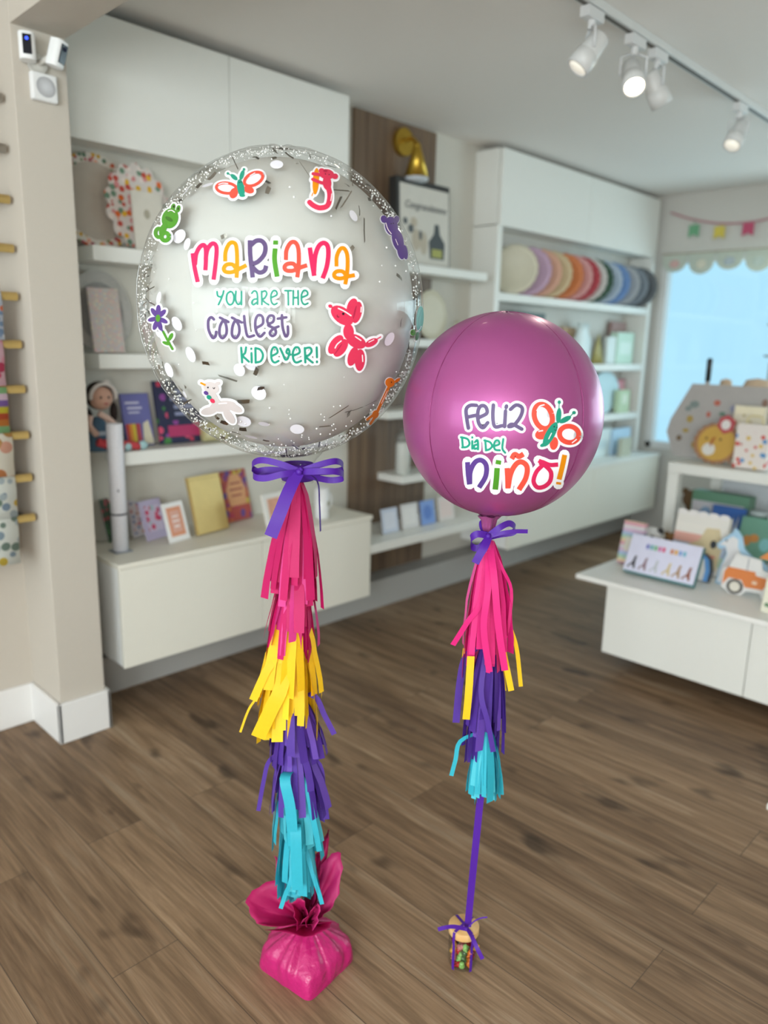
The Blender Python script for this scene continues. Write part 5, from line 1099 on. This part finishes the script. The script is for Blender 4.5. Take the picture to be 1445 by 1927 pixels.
# ---------------------------------------------------------------- display table on the right
TXF, TY0, TY1, TZ = 2.735, 1.398, -.30, .392
tbl = thing('display_table', 'low white display table with cupboard base loaded with toys', 'table', (3.3, .55, 0))
boxpart('plinth', M('#4a4640', .6), tbl, TXF+.3, 3.9, TY1+.2, TY0-.3, 0, .083)  # plinth colour darkened to stand for the shadow under the table
boxpart('cabinet_body', WHITE2, tbl, TXF+.018, 4.0, TY1, TY0, .083, .372)
yy = TY0
for i in range(3):
    y1 = TY0-(i+1)*.5655; boxpart('door', WHITE2, tbl, TXF, TXF+.017, y1+.0025, yy-.0005, .081, .370); yy = y1
boxpart('table_top', M('#eceae6', .4, var=.01), tbl, TXF-.028, 4.06, TY1-.1, TY0+.13, .3722, TZ, .003)
RX, RY0, RZ = 3.40, 1.49, .80
ris = thing('riser_shelf', 'white open riser shelf standing on the display table', 'shelf', (3.65, .8, TZ))
WR = WHITE2
boxpart('shelf_top', WR, ris, RX, 3.98, .1, RY0, RZ-.047, RZ, .003)
for y in (RY0-.052, .1): boxpart('leg', WR, ris, RX+.002, RX+.05, y, y+.05, TZ+.0005, RZ-.0475, .002)
for y in (RY0-.052, .1): boxpart('leg', WR, ris, 3.93, 3.978, y, y+.05, TZ+.0005, RZ-.0475, .002)
boxpart('back_panel', M('#cfd2d6', .6), ris, 3.955, 3.965, .15, RY0-.055, TZ+.0005, RZ-.0475, 0)
# on the riser
z = RZ+.0006
def onr(px, py, x): return on_x(px, py, x)
def upx(name, label, cat, pl, pr, pyt, z0, tilt, thick, body, prints=(), group=None, outline=None, X=3.5, rnd=.002):
    """like upright(), for things facing the storefront: lower corners read on the plane x=X"""
    a = on_x(*pl, X); c = on_x(*pr, X); a.z = c.z = z0
    pa = proj(a); pc = proj(c)
    return upright(name, label, cat, pa, pc, pyt, z0, tilt, thick, body, prints, group, rnd, outline)
ANIM = [('animals', M(h_, .5), 'mo', l_) for h_, l_ in (('#7d8a86', [(.22, .72, .045, .05), (.17, .66, .03, .035)]), ('#b5624f', [(.42, .76, .03, .04), (.36, .60, .02, .04)]), ('#8f90ae', [(.58, .70, .04, .05)]), ('#64806f', [(.48, .62, .03, .03)]), ('#a88f4a', [(.20, .52, .03, .05), (.18, .36, .03, .03), (.28, .18, .03, .05)]), ('#6e5a40', [(.13, .25, .025, .04)]), ('#8a6b5c', [(.82, .80, .025, .05), (.95, .75, .03, .06)]))]
upx('animal_plate', 'big grey eight sided animal print platter on the riser', 'plate', (1245, 872), (1462, 872), 726, z, 8, .006, (M('#aba6a3', .55), 'plate'), ANIM, outline=[(.10, 0), (.9, 0), (1, .32), (1, .68), (.9, 1), (.17, 1), (0.02, .5), (0, .32)], X=3.62)
up_l = [(.5+(.5-.03+.03*abs(sin(9*a)))*cos(a), .5+(.5-.03+.03*abs(sin(9*a)))*sin(a)) for a in [2*pi*i/108 for i in range(108)]]
upx('lion_plate', 'yellow lion face plate with brown mane and red hat', 'plate', (1296, 880), (1384, 884), 796, z, 10, .005, (M('#a0724e', .55), 'plate'), [('face', M('#c39a44', .5), 'o', (.5, .5, .40, .42)), ('muzzle', M('#d5d2cc', .5), 'o', (.36, .34, .14, .15)), ('nose', M('#a65f24', .5), 'p', [(.40, .40), (.48, .66), (.40, .62), (.36, .46)]), ('eyes', M('#4a3420', .5), 'mo', [(.28, .6, .025, .03), (.58, .6, .025, .03)]), ('hat', M('#b5484e', .5), 'p', [(.46, .90), (.50, 1.12), (.66, 1.2), (.84, 1.06), (.80, .82), (.62, .74)]), ('hat_pompom', M('#dad5d2', .5), 'o', (.64, .96, .10, .12))], outline=up_l, X=3.5)
bg_, T, w, h = upx('gift_bag', 'white gift bag with multicoloured dots beside the lion plate', 'gift bag', (1376, 884), (1438, 890), 800, z, 2, .08, (dots('dot_bag', '#e0d6d0', ['#cc4a40', '#5a8fc0', '#d6b45a', '#5f9a8a', '#dd9aac', '#e0d6d0', '#cc4a40', '#e0d6d0'], 36, .36), 'bag'), [], X=3.46)
b = MB(); b.tube(smooth_path([T @ Vector((w*.25, .01, h)), T @ Vector((w*.32, .01, h*1.16)), T @ Vector((w*.68, .01, h*1.16)), T @ Vector((w*.75, .01, h))], 5), .003, 6); b.build('handle', M('#d9c98f', .6), bg_)
upx('cream_bag', 'cream gift bag behind the dotted gift bag', 'gift bag', (1366, 880), (1426, 884), 765, z, 3, .03, (dots('cream_bag', '#d6cdb8', ['#c7ba94', '#b8a878', '#d6cdb8', '#c0846a'], 40, .3), 'bag'), [('band', M('#e6dcc0', .5), 'r', (.05, .95, .86, .98))], X=3.56)
p = on_x(1331, 722, 3.78); t = thing('bottle_lamp', 'slim black topped bottle standing against the bright window', 'bottle', (p.x, p.y, z))
b = MB(); b.lathe([(0, 0), (.03, 0), (.032, .01), (.032, p.z-z-.04), (.011, p.z-z), (.009, p.z-z+.015), (0, p.z-z+.015)], (p.x, p.y, z), 24); b.build('bottle', M('#b9b3ac', .4), t)
q = on_x(1334, 674, 3.78).z; b = MB(); b.lathe([(0, p.z-z+.012), (.0125, p.z-z+.012), (.0135, q-z-.01), (.008, q-z), (0, q-z)], (p.x, p.y, z), 20); b.build('cap', M('#1f2426', .4), t)
for px, w_, lab in ((1366, .035, 'peach paper ball just behind the animal platter'), (1425, .07, 'large peach paper fan behind the animal platter')):
    p = on_x(px, 720, 3.87); b = MB(); hh = p.z-z-.008; b.lathe([(0, 0), (.035, 0), (.03, hh*.4), (w_*.9, hh*.75), (w_, hh*.92), (w_*.7, hh+.02), (0, hh+.028)], (3.87, p.y, z), 24); tag(b.build('paper_decoration', M('#cdb297', .7)), lab, 'paper decoration')
# inside the riser
z = TZ+.0006
upx('toy_box', 'long green toy box inside the riser', 'box', (1292, 1003), (1398, 1018), 931, z, 4, .09, (M('#5f8a70', .5), 'carton'), [('front_label', M('#c9c6cc', .5), 'r', (.02, .93, .06, .80)), ('picture', M('#86a3c6', .5, var=.3, scale=60), 'o', (.28, .45, .12, .25)), ('figure', M('#4b5560', .5), 'o', (.42, .2, .05, .1))], 'boxes inside the riser', X=3.66)
upx('picture_book', 'blue book with two white rabbits inside the riser', 'book', (1330, 1014), (1393, 1022), 955, z, 8, .016, (M('#2f62ae', .5), 'cover'), [('rabbits', M('#c3cbd6', .5), 'p', [(.2, .1), (.24, .4), (.2, .8), (.3, .55), (.4, .42), (.45, .8), (.5, .45), (.6, .45), (.66, .8), (.7, .45), (.82, .85), (.8, .45), (.84, .12)])], 'boxes inside the riser', X=3.58)
upx('toy_box', 'teal toy box with orange and turquoise picture', 'box', (1378, 1052), (1470, 1064), 985, z, 20, .05, (M('#6fa08c', .5), 'carton'), [('picture', M('#c98a4a', .5, var=.3, scale=40), 'mo', [(.2, .42, .09, .13), (.34, .5, .1, .1)]), ('picture_turtle', M('#86c2c4', .5), 'o', (.58, .38, .11, .16))], 'boxes inside the riser', X=3.45)
p = on_x(1421, 1020, 3.62); p.z = z; t = thing('green_jar', 'glass jar with green contents inside the riser', 'jar', tuple(p)); hh = fit_h(p, Vector((0, 0, 1)), 962)
b = MB(); b.lathe([(0, 0), (.042, 0), (.045, .006), (.045, hh*.8), (.036, hh*.9), (0, hh*.9)], p, 28); b.build('jar_body', M('#5f8f7c', .25), t)
b = MB(); b.lathe([(0, hh*.9), (.038, hh*.9), (.038, hh), (0, hh)], p, 28); b.build('lid', M('#bcc6c6', .35), t)
p = on_x(1306, 930, 3.86); b = MB(); b.ball((3.86, p.y, z+.052), .05, .055, .05, 16); b.ball((3.86, p.y+.045, z+.09), .018, n=10); b.ball((3.86, p.y-.045, z+.09), .018, n=10)
b.box(3.80, 3.92, p.y-.09, p.y+.09, z, z+.006); b.v = [v+Vector((0, 0, max(0, p.z-z-.08) if v.z > z+.007 or False else 0)) for v in b.v]; b.cyl((3.86, p.y, z), (3.86, p.y, p.z-.04), .03)
tag(b.build('plush_toy', M('#6b5136', .9, bump=.3)), 'brown plush toy at the back corner of the riser', 'soft toy')
# on the table in front of the riser
upx('rainbow_box', 'pastel rainbow striped box at the left end of table', 'box', (1158, 1072), (1196, 1090), 985, z, 14, .03, (bands('pastel', ['#d69aa8', '#dfc9a0', '#a9c9b4', '#a9bcd8', '#d3b4cf', '#d6d0d2'], 2, .085), 'carton'), [('front_panel', M('#dcd3c4', .5), 'r', (.22, .8, .3, .62))], 'toys on the display table', X=2.98)
upx('wooden_puzzle', 'tall pastel striped box with dog picture at centre of table', 'box', (1256, 1078), (1352, 1100), 971, z, 10, .03, (bands('pastel_tall', ['#e2dcd4', '#bcd0b4', '#b8c4d8', '#e0a698', '#e6dfd6'], 2, .20), 'carton'), [('dog_face', M('#d2bf98', .5), 'p', [(.45, .05), (.9, .08), (.95, .5), (.85, .8), (.6, .78), (.5, .55), (.2, .4), (.2, .15)]), ('dog_eye', M('#33373d', .5), 'o', (.78, .52, .06, .07)), ('dog_mouth', M('#cf8a78', .5), 'm', [(.55, .85, .28, .33)]), ('cloud_edge', M('#e4dedb', .5), 'mo', [(.1, 1.0, .1, .05), (.3, 1.0, .1, .05), (.5, 1.0, .1, .05), (.7, 1.0, .1, .05), (.9, 1.0, .1, .05)])], 'toys on the display table', X=3.10)
def plush(label, px, py, pyt, X, c1, c2, r_):
    p = on_x(px, py, X); p.z = z; t = thing('plush_animal', label, 'soft toy', tuple(p), 'toys on the display table'); hh = fit_h(p, Vector((0, 0, 1)), pyt)
    b = MB(); b.lathe([(0, 0), (r_*.9, 0), (r_, hh*.2), (r_*.8, hh*.5), (r_*.5, hh*.62), (0, hh*.64)], p, 20); b.build('body', M(c2, .9), t)
    c_ = p+Vector((0, 0, hh-r_*.85)); b = MB(); b.ball(c_, r_, r_*1.05, r_*.85, 18); hd_ = b.build('head', M(c1, .9), t)
    b = MB()
    for s_ in (-1, 1): b.ball(c_+Vector((0, s_*r_*.8, r_*.6)), r_*.34, n=10)
    b.build('ears', M(c2, .9), t)
    b = MB()
    for s_ in (-1, 1): b.ball(c_+Vector((-r_*.86, s_*r_*.4, r_*.12)), r_*.16, n=8)
    b.ball(c_+Vector((-r_*1.0, 0, -r_*.15)), r_*.13, n=8); b.build('eyes_and_nose', M('#2c2a2a', .5), t)
plush('black and white panda toy behind the lavender game box', 1220, 1075, 992, 3.12, '#d9d7d6', '#3d3b3b', .045)
plush('small brown bear toy beside the panda toy', 1258, 1082, 1003, 3.19, '#8a6238', '#7a5630', .034)
gb, T, w, h = upx('game_box', 'lavender game box with animal row at table front', 'box', (1170, 1088), (1302, 1112), 1022, z, 24, .028, (M('#3f7a7d', .5), 'carton'), [('front_label', M('#d3d2e6', .45), 'r', (.0, 1.0, .04, 1.0))], 'toys on the display table', X=2.86)
TC = ['#6b6fb8', '#5fa3a8', '#6bb07a', '#c76aa0', '#d0507a', None, '#c77a4a', '#d6a24a', '#7a9ad0', '#6fb0c6']
for i, hx in enumerate(TC):
    if hx: b = MB(); o = .24+.058*i; b.box(o*w, (o+.042)*w, -.0016, -.0011, .68*h, .80*h, T=T); b.build('title_mark', M(hx, .5), gb)
for x_, hx in ((.10, '#2f2c30'), (.26, '#8a6f78'), (.42, '#b9bcc2'), (.60, '#c9b48a'), (.74, '#a6876a'), (.88, '#8a4f38')):
    b = MB(); b.disc_poly([((x_+a_)*w, (c_)*h) for a_, c_ in ((-.06, .14), (-.03, .22), (0, .26), (.02, .44), (.05, .46), (.045, .3), (.06, .12), (.03, .12), (.02, .2), (-.02, .2), (-.03, .12))], .0004, T @ Matrix.Translation((0, -.0016, 0))); b.build('animal_picture', M(hx, .5), gb)
UNI = [(.10, .0), (.22, .0), (.24, .22), (.34, .36), (.58, .36), (.62, .18), (.66, 0), (.80, 0), (.82, .3), (.96, .42), (1.0, .34), (1.02, .46), (.9, .56), (.70, .60), (.52, .72), (.44, .92), (.36, 1.0), (.28, 1.06), (.24, .96), (.08, .82), (-.02, .70), (.04, .62), (.16, .66), (.2, .56), (.12, .3)]
upx('horse_plate', 'white and sky blue horse shaped plate on the table', 'plate', (1334, 1112), (1432, 1126), 1004, z, 12, .006, (M('#9fc3dc', .5), 'plate'), [('horse_body', M('#dcdadb', .5), 'p', [(.13, .03), (.2, .03), (.22, .26), (.34, .41), (.6, .41), (.66, .2), (.69, .04), (.77, .04), (.79, .34), (.88, .48), (.68, .54), (.48, .66), (.38, .86), (.26, .9), (.10, .78), (.03, .7), (.16, .70), (.22, .56), (.15, .3)]), ('mane', M('#a8cbe2', .5), 'p', [(.36, .96), (.44, .88), (.54, .68), (.7, .58), (.5, .58), (.40, .72)]), ('eye', M('#44505c', .5), 'o', (.16, .80, .02, .02))], 'toys on the display table', outline=UNI, X=3.02)
upx('wave_plate', 'navy and white curved plate edge behind the game box', 'plate', (1294, 1106), (1336, 1112), 1042, z, 6, .008, (M('#3d4148', .5), 'plate'), [('blue_band', M('#5d93cc', .5), 'p', [(.1, .02), (.8, .02), (.86, .4), (.76, .8), (.5, .98), (.3, .9), (.1, .5)]), ('white_band', M('#d8d6d2', .5), 'p', [(.05, .02), (.6, .02), (.66, .4), (.56, .78), (.3, .9), (.1, .6)]), ('tan_band', M('#b9a88a', .5), 'p', [(.0, .02), (.28, .02), (.3, .4), (.2, .7), (.05, .6)])], 'toys on the display table', outline=[(0, 0), (.9, 0), (1, .4), (.9, .8), (.6, 1), (.3, .95), (.05, .6)], X=3.0)
TR = [(.03, .10), (.12, .06), (.18, -.0), (.40, 0), (.50, .12), (.74, .14), (.80, .02), (1.0, .02), (1.1, .16), (1.1, .5), (.95, .6), (.72, .64), (.66, .86), (.20, .90), (.12, .6), (.0, .5)]
upx('truck_plate', 'white truck shaped plate with orange body and dark wheel', 'plate', (1350, 1126), (1452, 1150), 1040, z, 10, .006, (M('#d8d6d4', .5), 'plate'), [('truck_body', M('#d2793a', .5), 'p', [(.04, .16), (.14, .34), (.38, .34), (.46, .2), (.78, .22), (.84, .36), (1.06, .36), (1.06, .46), (.62, .50), (.60, .58), (.10, .58), (.04, .46)]), ('tyre', M('#4a4643', .5), 'o', (.28, .17, .155, .165)), ('hubcap', M('#d5cfc2', .5), 'o', (.28, .17, .10, .11)), ('windscreen_line', M('#8f9299', .5), 'm', [(.44, .455, .56, .84)]), ('headlamp', M('#e3c3a6', .5), 'o', (.62, .34, .05, .04)), ('roof_load', M('#d08040', .5), 'p', [(.62, .9), (.76, 1.06), (1.0, 1.1), (1.05, .88)])], 'toys on the display table', outline=TR, X=2.93)
pc, T, w, h = upx('price_card', 'small cream price card at table right edge', 'card', (1430, 1150), (1468, 1160), 1090, z, 12, .004, (M('#dfdcc9', .5), 'card'), [('leaf_print', M('#5f7f5c', .5), 'mo', [(.25, .22, .12, .06), (.45, .2, .12, .07)]), ('print_lines', M('#8f948a', .5), 'm', [(.3, .8, .66, .7), (.3, .75, .52, .56)])], 'toys on the display table', X=2.80)
# pale corner of another stand at the right edge of the floor
p = on_z(1441, 1523, 0); b = MB(); b.box(p.x+.0, p.x+.35, p.y-.40, p.y, 0, .018); b.box(p.x+.02, p.x+.33, p.y-.38, p.y-.02, .018, .03)
tag(b.build('floor_stand', WHITE, bevel=.003), 'white flat stand base just entering at the right floor edge', 'stand')
